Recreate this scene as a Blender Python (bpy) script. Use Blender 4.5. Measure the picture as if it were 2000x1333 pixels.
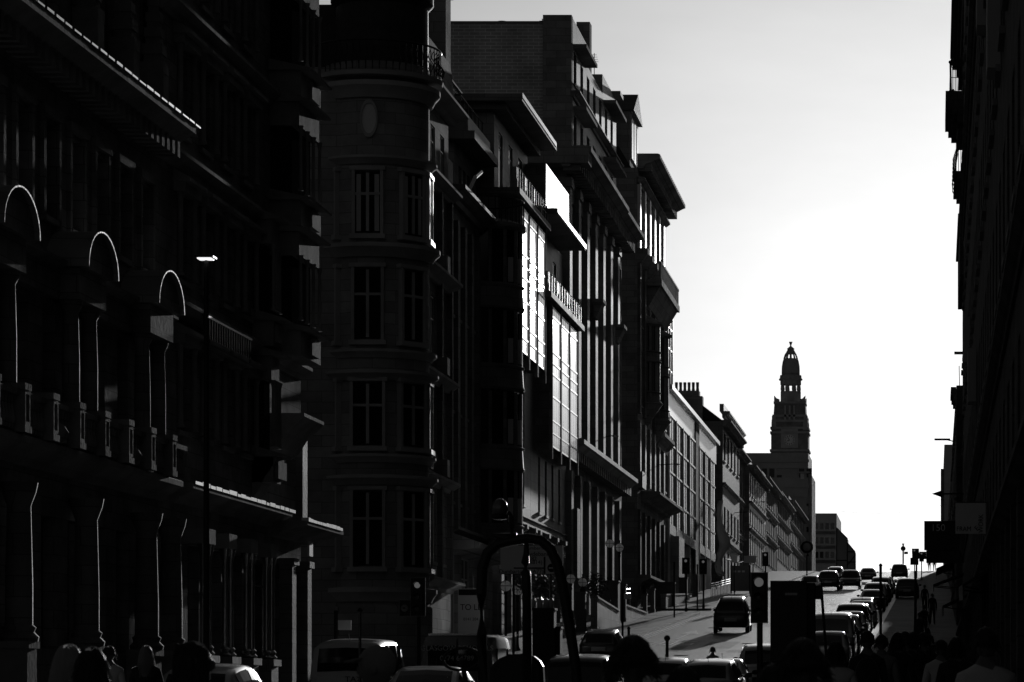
import bpy, bmesh, math, random
from mathutils import Vector, Matrix, Euler
R = math.radians
random.seed(11)
S = bpy.context.scene
for o in list(bpy.data.objects):
    bpy.data.objects.remove(o, do_unlink=True)

# ---------------------------------------------------------------- camera, sky, sun, exposure
F, VX, HY = 6200.0, 1825.0, 1372.0          # focal length and vanishing point of the street (2000 px wide photograph)
cd = bpy.data.cameras.new("Camera"); cam = bpy.data.objects.new("Camera", cd)
S.collection.objects.link(cam); S.camera = cam
cam.location = (0, 0, 0); cam.rotation_euler = (R(90), 0, 0)
cd.sensor_width = 36; cd.lens = F / 2000 * 36
cd.shift_x = (1000 - VX) / 2000; cd.shift_y = (HY - 666.5) / 2000
cd.clip_start = 0.5; cd.clip_end = 6000
cd.dof.use_dof = True; cd.dof.focus_distance = 170; cd.dof.aperture_fstop = 10.0

SUN_EL, SUN_AZ = 7.5, 2.1                    # degrees above the horizon, degrees right of the street axis
W = bpy.data.worlds.new("World"); S.world = W; W.use_nodes = True
nt = W.node_tree; nt.nodes.clear()
wo = nt.nodes.new("ShaderNodeOutputWorld"); bg = nt.nodes.new("ShaderNodeBackground")
sky = nt.nodes.new("ShaderNodeTexSky"); sky.sky_type = 'NISHITA'; sky.sun_disc = False
sky.sun_elevation = R(SUN_EL); sky.sun_rotation = R(SUN_AZ); sky.altitude = 20
sky.air_density = 1.0; sky.dust_density = 2.6; sky.ozone_density = 1.0
bw = nt.nodes.new("ShaderNodeRGBToBW")
nt.links.new(sky.outputs[0], bw.inputs[0])
wtc = nt.nodes.new("ShaderNodeTexCoord"); wmp = nt.nodes.new("ShaderNodeMapping"); wmp.inputs["Scale"].default_value = (3, 3, 9)      # faint high cloud all over the sky
wnz = nt.nodes.new("ShaderNodeTexNoise"); wnz.inputs["Scale"].default_value = 2.2; wnz.inputs["Detail"].default_value = 7; wnz.inputs["Roughness"].default_value = .6
wmr = nt.nodes.new("ShaderNodeMapRange"); wmr.inputs[1].default_value = .3; wmr.inputs[2].default_value = .7; wmr.inputs[3].default_value = .95; wmr.inputs[4].default_value = 1.07
wml = nt.nodes.new("ShaderNodeMath"); wml.operation = 'MULTIPLY'
nt.links.new(wtc.outputs["Generated"], wmp.inputs[0]); nt.links.new(wmp.outputs[0], wnz.inputs["Vector"]); nt.links.new(wnz.outputs[0], wmr.inputs[0])
nt.links.new(bw.outputs[0], wml.inputs[0]); nt.links.new(wmr.outputs[0], wml.inputs[1]); nt.links.new(wml.outputs[0], bg.inputs[0])
bg.inputs[1].default_value = 0.051
nt.links.new(bg.outputs[0], wo.inputs[0])
sd = bpy.data.lights.new("Sun", 'SUN'); sun = bpy.data.objects.new("Sun", sd); S.collection.objects.link(sun)
sd.energy = 5.0; sd.angle = R(0.5); sd.color = (1, 1, 1)
sdir = Vector((math.sin(R(SUN_AZ)) * math.cos(R(SUN_EL)), math.cos(R(SUN_AZ)) * math.cos(R(SUN_EL)), math.sin(R(SUN_EL))))
sun.rotation_euler = sdir.to_track_quat('Z', 'Y').to_euler(); sun.location = (0, 100, 200)
S.view_settings.view_transform = 'Standard'; S.view_settings.look = 'None'
S.view_settings.exposure = -1.25; S.view_settings.gamma = 1.0; S.view_settings.use_curve_mapping = False

# ---------------------------------------------------------------- helpers
C = S.collection
def yl(px, L): return L * F / (VX - px)          # distance along the street of a facade L metres left of the camera
def zz(py, d): return (HY - py) * d / F
def g(y):                                         # height of the carriageway along the street
    pts = [(-400, -2.5), (0, -1.65), (40, -1.08), (75, -0.55), (100, -0.046), (400, 16.41), (425, 17.3), (460, 17.4), (700, 12), (3000, -60)]
    for (a, b), (c, d) in zip(pts, pts[1:]):
        if y <= c: return b + (d - b) * (y - a) / (c - a)
    return pts[-1][1]
def slope(y): return math.atan2(g(y + 1) - g(y - 1), 2.0)

MAT = {}
def mat(name, v, rough=0.7, spec=0.3, metal=0.0, amp=0.0, scale=3.0, bump=0.0, bscale=30.0, coat=0.0, stretch=(1, 1, 1), emit=0.0, trans=0.0, joints=None, croug=.06, sheen=0.0):
    if name in MAT: return MAT[name]
    m = bpy.data.materials.new(name); m.use_nodes = True
    n = m.node_tree; b = n.nodes["Principled BSDF"]
    b.inputs["Base Color"].default_value = (v, v, v, 1); b.inputs["Roughness"].default_value = rough
    b.inputs["Specular IOR Level"].default_value = spec; b.inputs["Metallic"].default_value = metal
    b.inputs["Coat Weight"].default_value = coat; b.inputs["Coat Roughness"].default_value = croug
    if sheen: b.inputs['Sheen Weight'].default_value = sheen; b.inputs['Sheen Roughness'].default_value = .35
    if trans: b.inputs["Transmission Weight"].default_value = trans
    if emit:
        b.inputs["Emission Color"].default_value = (1, 1, 1, 1); b.inputs["Emission Strength"].default_value = emit
    if amp or bump:
        tc = n.nodes.new("ShaderNodeTexCoord"); mp = n.nodes.new("ShaderNodeMapping"); mp.inputs["Scale"].default_value = stretch
        n.links.new(tc.outputs["Object"], mp.inputs[0])
    if amp:
        t = n.nodes.new("ShaderNodeTexNoise"); t.inputs["Scale"].default_value = scale; t.inputs["Detail"].default_value = 6; t.inputs["Roughness"].default_value = 0.65
        n.links.new(mp.outputs[0], t.inputs["Vector"])
        mr = n.nodes.new("ShaderNodeMapRange"); mr.inputs[1].default_value = 0.25; mr.inputs[2].default_value = 0.75
        mr.inputs[3].default_value = v * (1 - amp); mr.inputs[4].default_value = v * (1 + amp)
        n.links.new(t.outputs[0], mr.inputs[0]); n.links.new(mr.outputs[0], b.inputs["Base Color"])
        m2 = n.nodes.new("ShaderNodeMapRange"); m2.inputs[3].default_value = min(1, rough * 1.15); m2.inputs[4].default_value = rough * 0.85
        n.links.new(t.outputs[0], m2.inputs[0]); n.links.new(m2.outputs[0], b.inputs["Roughness"])
    if bump:
        t2 = n.nodes.new("ShaderNodeTexNoise"); t2.inputs["Scale"].default_value = bscale; t2.inputs["Detail"].default_value = 4
        n.links.new(mp.outputs[0], t2.inputs["Vector"])
        bp = n.nodes.new("ShaderNodeBump"); bp.inputs["Strength"].default_value = bump; bp.inputs["Distance"].default_value = 0.02
        n.links.new(t2.outputs[0], bp.inputs["Height"]); n.links.new(bp.outputs[0], b.inputs["Normal"])
    if joints and amp:
        sx = n.nodes.new("ShaderNodeSeparateXYZ"); n.links.new(tc.outputs["Object"], sx.inputs[0])
        ad = n.nodes.new("ShaderNodeMath"); n.links.new(sx.outputs[0], ad.inputs[0]); n.links.new(sx.outputs[1], ad.inputs[1])
        cb = n.nodes.new("ShaderNodeCombineXYZ"); n.links.new(ad.outputs[0], cb.inputs[0]); n.links.new(sx.outputs[2], cb.inputs[1])
        bt = n.nodes.new("ShaderNodeTexBrick"); bt.inputs["Scale"].default_value = 1; bt.inputs["Brick Width"].default_value = joints[0]; bt.inputs["Row Height"].default_value = joints[1]; bt.inputs["Mortar Size"].default_value = .012
        bt.inputs["Color1"].default_value = (1, 1, 1, 1); bt.inputs["Color2"].default_value = (.72, .72, .72, 1); bt.inputs["Mortar"].default_value = (.45, .45, .45, 1)
        n.links.new(cb.outputs[0], bt.inputs["Vector"])
        mx = n.nodes.new("ShaderNodeMix"); mx.data_type = 'RGBA'; mx.blend_type = 'MULTIPLY'; mx.inputs[0].default_value = 1
        n.links.new(mr.outputs[0], mx.inputs[6]); n.links.new(bt.outputs[0], mx.inputs[7]); n.links.new(mx.outputs[2], b.inputs["Base Color"])
    MAT[name] = m
    return m
def brick_mat(name, v):
    m = mat(name, v, 0.85, 0.1)
    n = m.node_tree; b = n.nodes["Principled BSDF"]
    tc = n.nodes.new("ShaderNodeTexCoord"); mp = n.nodes.new("ShaderNodeMapping"); mp.inputs["Rotation"].default_value = (R(90), 0, 0)
    n.links.new(tc.outputs["Object"], mp.inputs[0])
    t = n.nodes.new("ShaderNodeTexBrick"); t.inputs["Scale"].default_value = 1.0; t.inputs["Brick Width"].default_value = 0.6; t.inputs["Row Height"].default_value = 0.19
    t.inputs["Mortar Size"].default_value = 0.018; t.inputs["Color1"].default_value = (v, v, v, 1); t.inputs["Color2"].default_value = (v * .78, v * .78, v * .78, 1); t.inputs["Mortar"].default_value = (v * 1.55, v * 1.55, v * 1.55, 1)
    n.links.new(mp.outputs[0], t.inputs["Vector"])
    nz = n.nodes.new("ShaderNodeTexNoise"); nz.inputs["Scale"].default_value = 0.35; nz.inputs["Detail"].default_value = 6
    n.links.new(mp.outputs[0], nz.inputs["Vector"])
    mr = n.nodes.new("ShaderNodeMapRange"); mr.inputs[1].default_value = .3; mr.inputs[2].default_value = .7; mr.inputs[3].default_value = .55; mr.inputs[4].default_value = 1.2
    n.links.new(nz.outputs[0], mr.inputs[0])
    mx = n.nodes.new("ShaderNodeMix"); mx.data_type = 'RGBA'; mx.blend_type = 'MULTIPLY'; mx.inputs[0].default_value = 1
    n.links.new(t.outputs[0], mx.inputs[6]); n.links.new(mr.outputs[0], mx.inputs[7]); n.links.new(mx.outputs[2], b.inputs["Base Color"])
    return m

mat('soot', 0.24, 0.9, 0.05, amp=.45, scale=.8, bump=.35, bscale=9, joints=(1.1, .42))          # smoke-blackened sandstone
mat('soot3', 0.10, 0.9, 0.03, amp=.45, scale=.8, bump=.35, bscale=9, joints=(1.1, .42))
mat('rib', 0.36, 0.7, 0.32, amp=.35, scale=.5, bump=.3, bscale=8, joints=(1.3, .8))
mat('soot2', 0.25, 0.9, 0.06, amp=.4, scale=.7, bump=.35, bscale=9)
mat('stone', 0.2, 0.7, 0.25, amp=.35, scale=.6, bump=.3, bscale=10, joints=(1.2, .45))
mat('pale', 0.34, 0.55, 0.45, amp=.3, scale=.45, bump=.25, bscale=8, joints=(1.3, .5))
mat('white', 0.70, 0.45, 0.5, amp=.06, scale=.5)
mat('panel', 0.95, 0.3, 0.5, metal=.85, amp=.05, scale=.6, stretch=(.2, .2, 1))
mat('fascia', 0.55, 0.3, 0.5, amp=.08)
mat('lead', 0.16, 0.35, 0.5, amp=.3, scale=4)
mat('slate', 0.03, 0.6, 0.3, amp=.4, scale=3, bump=.4, bscale=20)
mat('dark', 0.03, 0.6, 0.2)
mat('black', 0.02, 0.4, 0.3)
mat('iron', 0.015, 0.4, 0.4)
mat('steel', 0.4, 0.25, 0.5, metal=0.9)
mat('frame', 0.5, 0.45, 0.5)
mat('dframe', 0.05, 0.5, 0.3)
mat('glass', 0.006, 0.08, 0.5)
mat('glass2', 0.012, 0.16, 0.33)
mat('dullglass', 0.02, 0.5, 0.0)
mat('blind', 0.5, 0.8, 0.1)
mat('asphalt', 0.06, 0.5, 0.5, amp=.5, scale=.35, bump=.8, bscale=40, stretch=(1, .25, 1))
mat('patch', 0.075, 0.5, 0.5, amp=.3, scale=1.5, bump=.6, bscale=45)
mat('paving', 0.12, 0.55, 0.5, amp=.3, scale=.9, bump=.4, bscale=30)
mat('kerb', 0.2, 0.5, 0.5, amp=.25, scale=2, bump=.3)
mat('paint', 0.7, 0.5, 0.5, amp=.3, scale=6)
mat('ground', 0.05, 0.9, 0.1, amp=.3, scale=.05)
brick_mat('brick', 0.62)
mat('paving_shade', .10, .75, .15, amp=.35, scale=.9, bump=.4, bscale=30, joints=(.9, .6))  # darker copy of the paving: right-hand shade put into its colour
mat('grit', 0.36, 0.9, 0.06, amp=.4, scale=.5, bump=.3, bscale=8, joints=(1.1, .42))
mat('grit2', 0.42, 0.88, 0.08, amp=.35, scale=.4)

class MB:
    def __init__(s): s.v = []; s.f = []; s.m = []; s.c = 0
    def add(s, pts, faces):
        n = len(s.v); s.v += [tuple(p) for p in pts]
        for f in faces: s.f.append([n + i for i in f]); s.m.append(s.c)
        return s
    def quad(s, *p): return s.add(p, [list(range(len(p)))])
    def hexa(s, p): return s.add(p, [(0, 1, 2, 3), (7, 6, 5, 4), (0, 4, 5, 1), (1, 5, 6, 2), (2, 6, 7, 3), (3, 7, 4, 0)])
    def box(s, x0, x1, y0, y1, z0, z1):
        return s.hexa([(x0, y0, z0), (x1, y0, z0), (x1, y1, z0), (x0, y1, z0), (x0, y0, z1), (x1, y0, z1), (x1, y1, z1), (x0, y1, z1)])
    def prism(s, a, b):
        n = len(a)
        return s.add(list(a) + list(b), [list(range(n)), list(range(2 * n - 1, n - 1, -1))] + [[i, (i + 1) % n, n + (i + 1) % n, n + i] for i in range(n)])
    def lathe(s, prof, c=(0, 0, 0), n=16, a0=0.0, a1=360.0):
        full = abs(a1 - a0) > 359; k = n if full else n + 1; pts = []; fs = []
        for r, z in prof:
            for i in range(k):
                a = R(a0 + (a1 - a0) * i / n); pts.append((c[0] + r * math.cos(a), c[1] + r * math.sin(a), c[2] + z))
        for j in range(len(prof) - 1):
            for i in range(n):
                i2 = (i + 1) % k; fs.append([j * k + i, j * k + i2, (j + 1) * k + i2, (j + 1) * k + i])
        if full:
            fs.append(list(range(k))[::-1]); fs.append([(len(prof) - 1) * k + i for i in range(k)])
        return s.add(pts, fs)
    def tube(s, path, r, n=8, cap=True):
        rs = r if isinstance(r, (list, tuple)) else [r] * len(path); P = [Vector(p) for p in path]; pts = []; fs = []
        up = Vector((0, 0, 1))
        for i, p in enumerate(P):
            t = (P[min(i + 1, len(P) - 1)] - P[max(i - 1, 0)]).normalized()
            a = t.cross(up)
            if a.length < 1e-3: a = t.cross(Vector((0, 1, 0)))
            a.normalize(); b = a.cross(t)
            for k in range(n):
                an = 2 * math.pi * k / n; pts.append(p + a * rs[i] * math.cos(an) + b * rs[i] * math.sin(an))
        for i in range(len(P) - 1):
            for k in range(n): fs.append([i * n + k, i * n + (k + 1) % n, (i + 1) * n + (k + 1) % n, (i + 1) * n + k])
        if cap: fs += [list(range(n))[::-1], [(len(P) - 1) * n + k for k in range(n)]]
        return s.add(pts, fs)
    def ball(s, c, rx, ry=None, rz=None, n=12, m=8):
        ry = rx if ry is None else ry; rz = rx if rz is None else rz
        pts = []; fs = []
        for j in range(m + 1):
            ph = math.pi * j / m - math.pi / 2
            for i in range(n):
                a = 2 * math.pi * i / n; pts.append((c[0] + rx * math.cos(ph) * math.cos(a), c[1] + ry * math.cos(ph) * math.sin(a), c[2] + rz * math.sin(ph)))
        for j in range(m):
            for i in range(n): fs.append([j * n + i, j * n + (i + 1) % n, (j + 1) * n + (i + 1) % n, (j + 1) * n + i])
        return s.add(pts, fs)
    def mesh(s, name, mats, smooth=False, merge=False):
        me = bpy.data.meshes.new(name); me.from_pydata(s.v, [], s.f)
        bm = bmesh.new(); bm.from_mesh(me)
        if merge: bmesh.ops.remove_doubles(bm, verts=bm.verts, dist=1e-4)
        bmesh.ops.recalc_face_normals(bm, faces=bm.faces); bm.to_mesh(me); bm.free()
        for mm in (mats if isinstance(mats, (list, tuple)) else [mats]): me.materials.append(MAT[mm] if isinstance(mm, str) else mm)
        if any(s.m) and len(me.polygons) == len(s.m):
            me.polygons.foreach_set('material_index', s.m)
        if smooth:
            me.polygons.foreach_set('use_smooth', [True] * len(me.polygons))
        return me
    def build(s, name, mats, parent=None, smooth=False, **tags):
        return link(name, s.mesh(name, mats, smooth), parent, **tags)
def link(name, me, parent=None, label=None, category=None, group=None, kind=None, loc=None):
    o = bpy.data.objects.new(name, me); C.objects.link(o)
    if parent: o.parent = parent
    if loc: o.location = loc
    for k, v in (('label', label), ('category', category), ('group', group), ('kind', kind)):
        if v: o[k] = v
    return o
def thing(name, label, cat, loc=(0, 0, 0), group=None, rz=0.0):
    o = link(name, None, None, label, cat, group); o.location = loc; o.rotation_euler = (0, 0, rz); o.empty_display_size = .3
    return o
def smooth_by_angle(o, deg=35):
    me = o.data; me.polygons.foreach_set('use_smooth', [True] * len(me.polygons))
    try: me.set_sharp_from_angle(angle=R(deg))
    except Exception: pass
    return o

class Fr:                                        # a wall plane: s runs along it, o outwards, z up
    def __init__(s, o, a, n): s.o = Vector(o); s.a = Vector(a); s.n = Vector(n)
    def P(s, t, o, z): return s.o + s.a * t + s.n * o + Vector((0, 0, z))
    def sh(s, o): return Fr(s.o + s.n * o, s.a, s.n)
def LF(L): return Fr((-L, 0, 0), (0, 1, 0), (1, 0, 0))       # left side of the street
def RF(x): return Fr((x, 0, 0), (0, 1, 0), (-1, 0, 0))       # right side
def GF(y): return Fr((0, y, 0), (1, 0, 0), (0, -1, 0))       # facing down the street
def fbox(mb, fr, s0, s1, o0, o1, z0, z1):
    P = fr.P
    return mb.hexa([P(s0, o0, z0), P(s1, o0, z0), P(s1, o1, z0), P(s0, o1, z0), P(s0, o0, z1), P(s1, o0, z1), P(s1, o1, z1), P(s0, o1, z1)])
def fprof(mb, fr, s0, s1, prof):                # extrude an (o,z) profile along s
    return mb.prism([fr.P(s0, o, z) for o, z in prof], [fr.P(s1, o, z) for o, z in prof])
def wallgrid(mb, fr, s0, s1, z0, z1, ops, depth=.3, o=0.0):
    ss = sorted({s0, s1} | {x for q in ops for x in q[:2] if s0 < x < s1}); zs = sorted({z0, z1} | {x for q in ops for x in q[2:4] if z0 < x < z1})
    for a, b in zip(ss, ss[1:]):
        run = None
        for c, d in zip(zs, zs[1:]):
            m1, m2 = (a + b) / 2, (c + d) / 2
            hole = any(q[0] < m1 < q[1] and q[2] < m2 < q[3] for q in ops)
            if not hole: mb.quad(fr.P(a, o, c), fr.P(b, o, c), fr.P(b, o, d), fr.P(a, o, d))
    for a, b, c, d in [q[:4] for q in ops]:
        for p, q, r, t in (((a, c), (b, c), 0, 0), ((b, c), (b, d), 0, 0), ((b, d), (a, d), 0, 0), ((a, d), (a, c), 0, 0)):
            mb.quad(fr.P(p[0], o, p[1]), fr.P(q[0], o, q[1]), fr.P(q[0], o - depth, q[1]), fr.P(p[0], o - depth, p[1]))
def cornice(mb, fr, s0, s1, z, h, proj, back=-.05, teeth=0.0):
    fprof(mb, fr, s0, s1, [(back, z - h), (proj * .25, z - h), (proj * .35, z - h * .7), (proj * .55, z - h * .62), (proj * .9, z - h * .35), (proj, z - h * .3), (proj, z - h * .06), (proj * .9, z), (back, z)])
    if teeth:
        n = max(1, int((s1 - s0) / teeth))
        for i in range(n):
            a = s0 + (i + .3) * (s1 - s0) / n; fbox(mb, fr, a, a + (s1 - s0) / n * .45, .0, proj * .6, z - h * 1.15, z - h * .6)
def window(parent, fr, a, b, c, d, depth=.28, nv=1, nh=1, fm='dframe', gm='glass', bar=.06, sill=True, sm=None, o=0.0, hs=None, blind=0, th=.053):
    mb = MB(); q0, q1 = o - depth + .012, o - depth + .022 + th
    fbox(mb, fr, a, b, q0, q1, c, c + bar); fbox(mb, fr, a, b, q0, q1, d - bar, d)
    fbox(mb, fr, a, a + bar, q0, q1, c + bar, d - bar); fbox(mb, fr, b - bar, b, q0, q1, c + bar, d - bar)
    for i in range(nv):
        s = a + (b - a) * (i + 1) / (nv + 1); fbox(mb, fr, s - bar * .4, s + bar * .4, q0, q1 - .008, c + bar, d - bar)
    for h in (hs if hs is not None else [(i + 1) / (nh + 1) for i in range(nh)]):
        z = c + (d - c) * h; fbox(mb, fr, a + bar, b - bar, q0, q1 + .01, z - bar * .45, z + bar * .45)
    w = mb.build('window', fm, parent)
    p = MB(); fbox(p, fr, a + .01, b - .01, o - depth - .02, o - depth + .022, c + .01, d - .01); p.build('pane', gm, w)
    if sill:
        s_ = MB(); fbox(s_, fr, a - .08, b + .08, o - depth + .02, o + .10, c - .13, c - .002); s_.build('sill', sm or fm, w)
    if not blind and gm == 'glass' and random.random() < .22: blind = random.choice((.25, .4, .5, .7))
    if blind:
        q = MB(); fbox(q, fr, a + bar, b - bar, o - depth + .024, o - depth + .035, d - (d - c) * blind, d - bar); q.build('blind', 'blind', w)
    return w
def core(parent, x0, x1, y0, y1, z0, z1, m='soot', name='wall'):
    return MB().box(x0, x1, y0 + .05, y1 - .05, z0, z1).build(name, m, parent)
def text(name, body, loc, size, m, parent=None, rot=(90, 0, 0), ext=.004, align='CENTER', sx=1.0):
    cu = bpy.data.curves.new(name, 'FONT'); cu.body = body; cu.size = size; cu.extrude = ext; cu.align_x = align; cu.align_y = 'CENTER'
    t = bpy.data.objects.new(name + '_tmp', cu); C.objects.link(t)
    dg = bpy.context.evaluated_depsgraph_get(); me = bpy.data.meshes.new_from_object(t.evaluated_get(dg)); bpy.data.objects.remove(t)
    me.materials.clear(); me.materials.append(MAT[m]); me.name = name
    o = link(name, me, parent); o.location = loc; o.rotation_euler = [R(a) for a in rot]; o.scale = (sx, 1, 1)
    return o
mat('asphalt2', .035, .6, .4, amp=.3, scale=1, bump=.5, bscale=40)
# ---------------------------------------------------------------- the setting: ground, carriageway, pavements
KL, KR = -15.0, -3.2                              # left and right kerb lines
def strip(name, x0, x1, y0, y1, dz, m, step=5.0, kind='structure', parent=None, thick=0.0, mb=None):
    own = mb is None; mb = mb or MB(); n = max(1, int((y1 - y0) / step)); ys = [y0 + (y1 - y0) * i / n for i in range(n + 1)]
    for a, b in zip(ys, ys[1:]):
        mb.quad((x0, a, g(a) + dz), (x1, a, g(a) + dz), (x1, b, g(b) + dz), (x0, b, g(b) + dz))
        if thick:
            mb.quad((x0, a, g(a) + dz), (x0, b, g(b) + dz), (x0, b, g(b) + dz - thick), (x0, a, g(a) + dz - thick))
            mb.quad((x1, a, g(a) + dz), (x1, b, g(b) + dz), (x1, b, g(b) + dz - thick), (x1, a, g(a) + dz - thick))
    if thick:
        for yy in (ys[0], ys[-1]):
            mb.quad((x0, yy, g(yy) + dz), (x1, yy, g(yy) + dz), (x1, yy, g(yy) + dz - thick), (x0, yy, g(yy) + dz - thick))
    if own: return mb.build(name, m, parent, kind=kind)
gm = MB()
gy = list(range(-200, 700, 10)) + list(range(700, 5001, 100))
for a, b in zip(gy, gy[1:]):
    gm.quad((-2500, a, g(a) - .3), (2500, a, g(a) - .3), (2500, b, g(b) - .3), (-2500, b, g(b) - .3))
gm.build('ground', 'ground', kind='structure')
strip('road', KL, KR, -60, 640, 0, 'asphalt')
strip('side_street', -70, KL, 101.5, 117, .004, 'asphalt')
strip('side_street', -70, KL, 203.5, 213, .004, 'asphalt')
strip('road_margin', -17.2, KL, -60, 101.4, 0, 'asphalt')
for (a, b, k) in ((-60, 101, -17.2), (117.5, 203, KL), (213.5, 640, KL)):
    strip('pavement', -26, k - .28, a, b, .13, 'paving', thick=.4)
    strip('kerb', k - .28, k, a, b, .134, 'kerb', thick=.4)
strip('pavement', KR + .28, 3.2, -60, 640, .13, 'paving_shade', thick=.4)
strip('kerb', KR, KR + .28, -60, 640, .134, 'kerb', thick=.4)
# painted markings, worn patches, manholes
for i in range(34):
    y = 96 + i * 9.0
    strip('lane_line', -8.1, -7.98, y, y + 4, .006, 'paint', kind='structure')
strip('edge_line', KL + .28, KL + .40, 117, 200, .006, 'paint')
strip('edge_line', KL + .5, KL + .6, 117, 200, .006, 'paint')
for i, (x, y, w, l) in enumerate(((-11.5, 150, 1.2, 6), (-9.3, 141, 1.0, 3), (-12.9, 185, .9, 14), (-6.5, 203, 1.3, 9), (-9, 260, 1.5, 12), (-6.2, 150, .8, 30), (-12, 122, 1.6, 8))):
    strip('tarmac_patch', x, x + w, y, y + l, .004, 'patch')
for (x, y) in ((-8.9, 152), (-11.0, 138), (-7.4, 168), (-12.2, 176)):
    mb = MB(); mb.lathe([(.32, 0), (.32, .012)], (x, y, g(y)), 16); o = mb.build('manhole_cover', 'lead', kind='structure'); 
for i in range(26):
    y = random.uniform(105, 300); x = random.uniform(-14, -6); w = random.uniform(.5, 1.6); l = random.uniform(2, 12)
    strip('tarmac_patch', x, x + w, y, y + l, .0025 + i * .0001, 'patch' if i % 3 else 'asphalt2')
# arrow and worn lettering on the bus lane
mb = MB()
def fl(x, y, dz=.008): return (x, y, g(y) + dz)
for (x0, x1, y0, y1) in ((-12.9, -12.75, 158, 166),):
    mb.quad(fl(x0, y0), fl(x1, y0), fl(x1, y1), fl(x0, y1))
mb.quad(fl(-13.3, 166), fl(-12.35, 166), fl(-12.82, 171)); mb.build('road_arrow', 'paint', kind='structure')
lx = -14.1
for ch, (w, strokes) in enumerate(((.75, ((0, 0, .12, 3), (0, 0, .6, .5), (0, 1.25, .6, 1.75), (0, 2.5, .6, 3), (.55, .3, .7, 2.7))), (.75, ((0, .3, .12, 3), (0, 0, .7, .45), (.58, .3, .7, 3))), (.75, ((0, 0, .7, .45), (.58, .3, .7, 1.5), (0, 1.3, .7, 1.75), (0, 1.6, .12, 2.8), (0, 2.6, .7, 3))))):
    mb = MB()
    for a, b, c, d in strokes: mb.quad(fl(lx + a, 150 + b * 1.5), fl(lx + c, 150 + b * 1.5), fl(lx + c, 150 + d * 1.5), fl(lx + a, 150 + d * 1.5))
    mb.build('painted_letter', 'paint', kind='structure'); lx += .95
# pavement joints: individual flags near the lit stretch
fm_ = {}
for i in range(22):
    for j in range(4):
        y0 = 131 + i * 3.1; x0 = -18.1 + j * .72
        if random.random() < .55: continue
        dz = .134 + random.random() * .006; mb = MB()
        mb.quad((x0, y0, g(y0) + dz), (x0 + .7, y0, g(y0) + dz), (x0 + .7, y0 + 3.05, g(y0 + 3.05) + dz), (x0, y0 + 3.05, g(y0 + 3.05) + dz))
        mb.build('paving_slab', 'paving' if random.random() < .6 else 'kerb', bpy.data.objects['pavement'])

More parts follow.
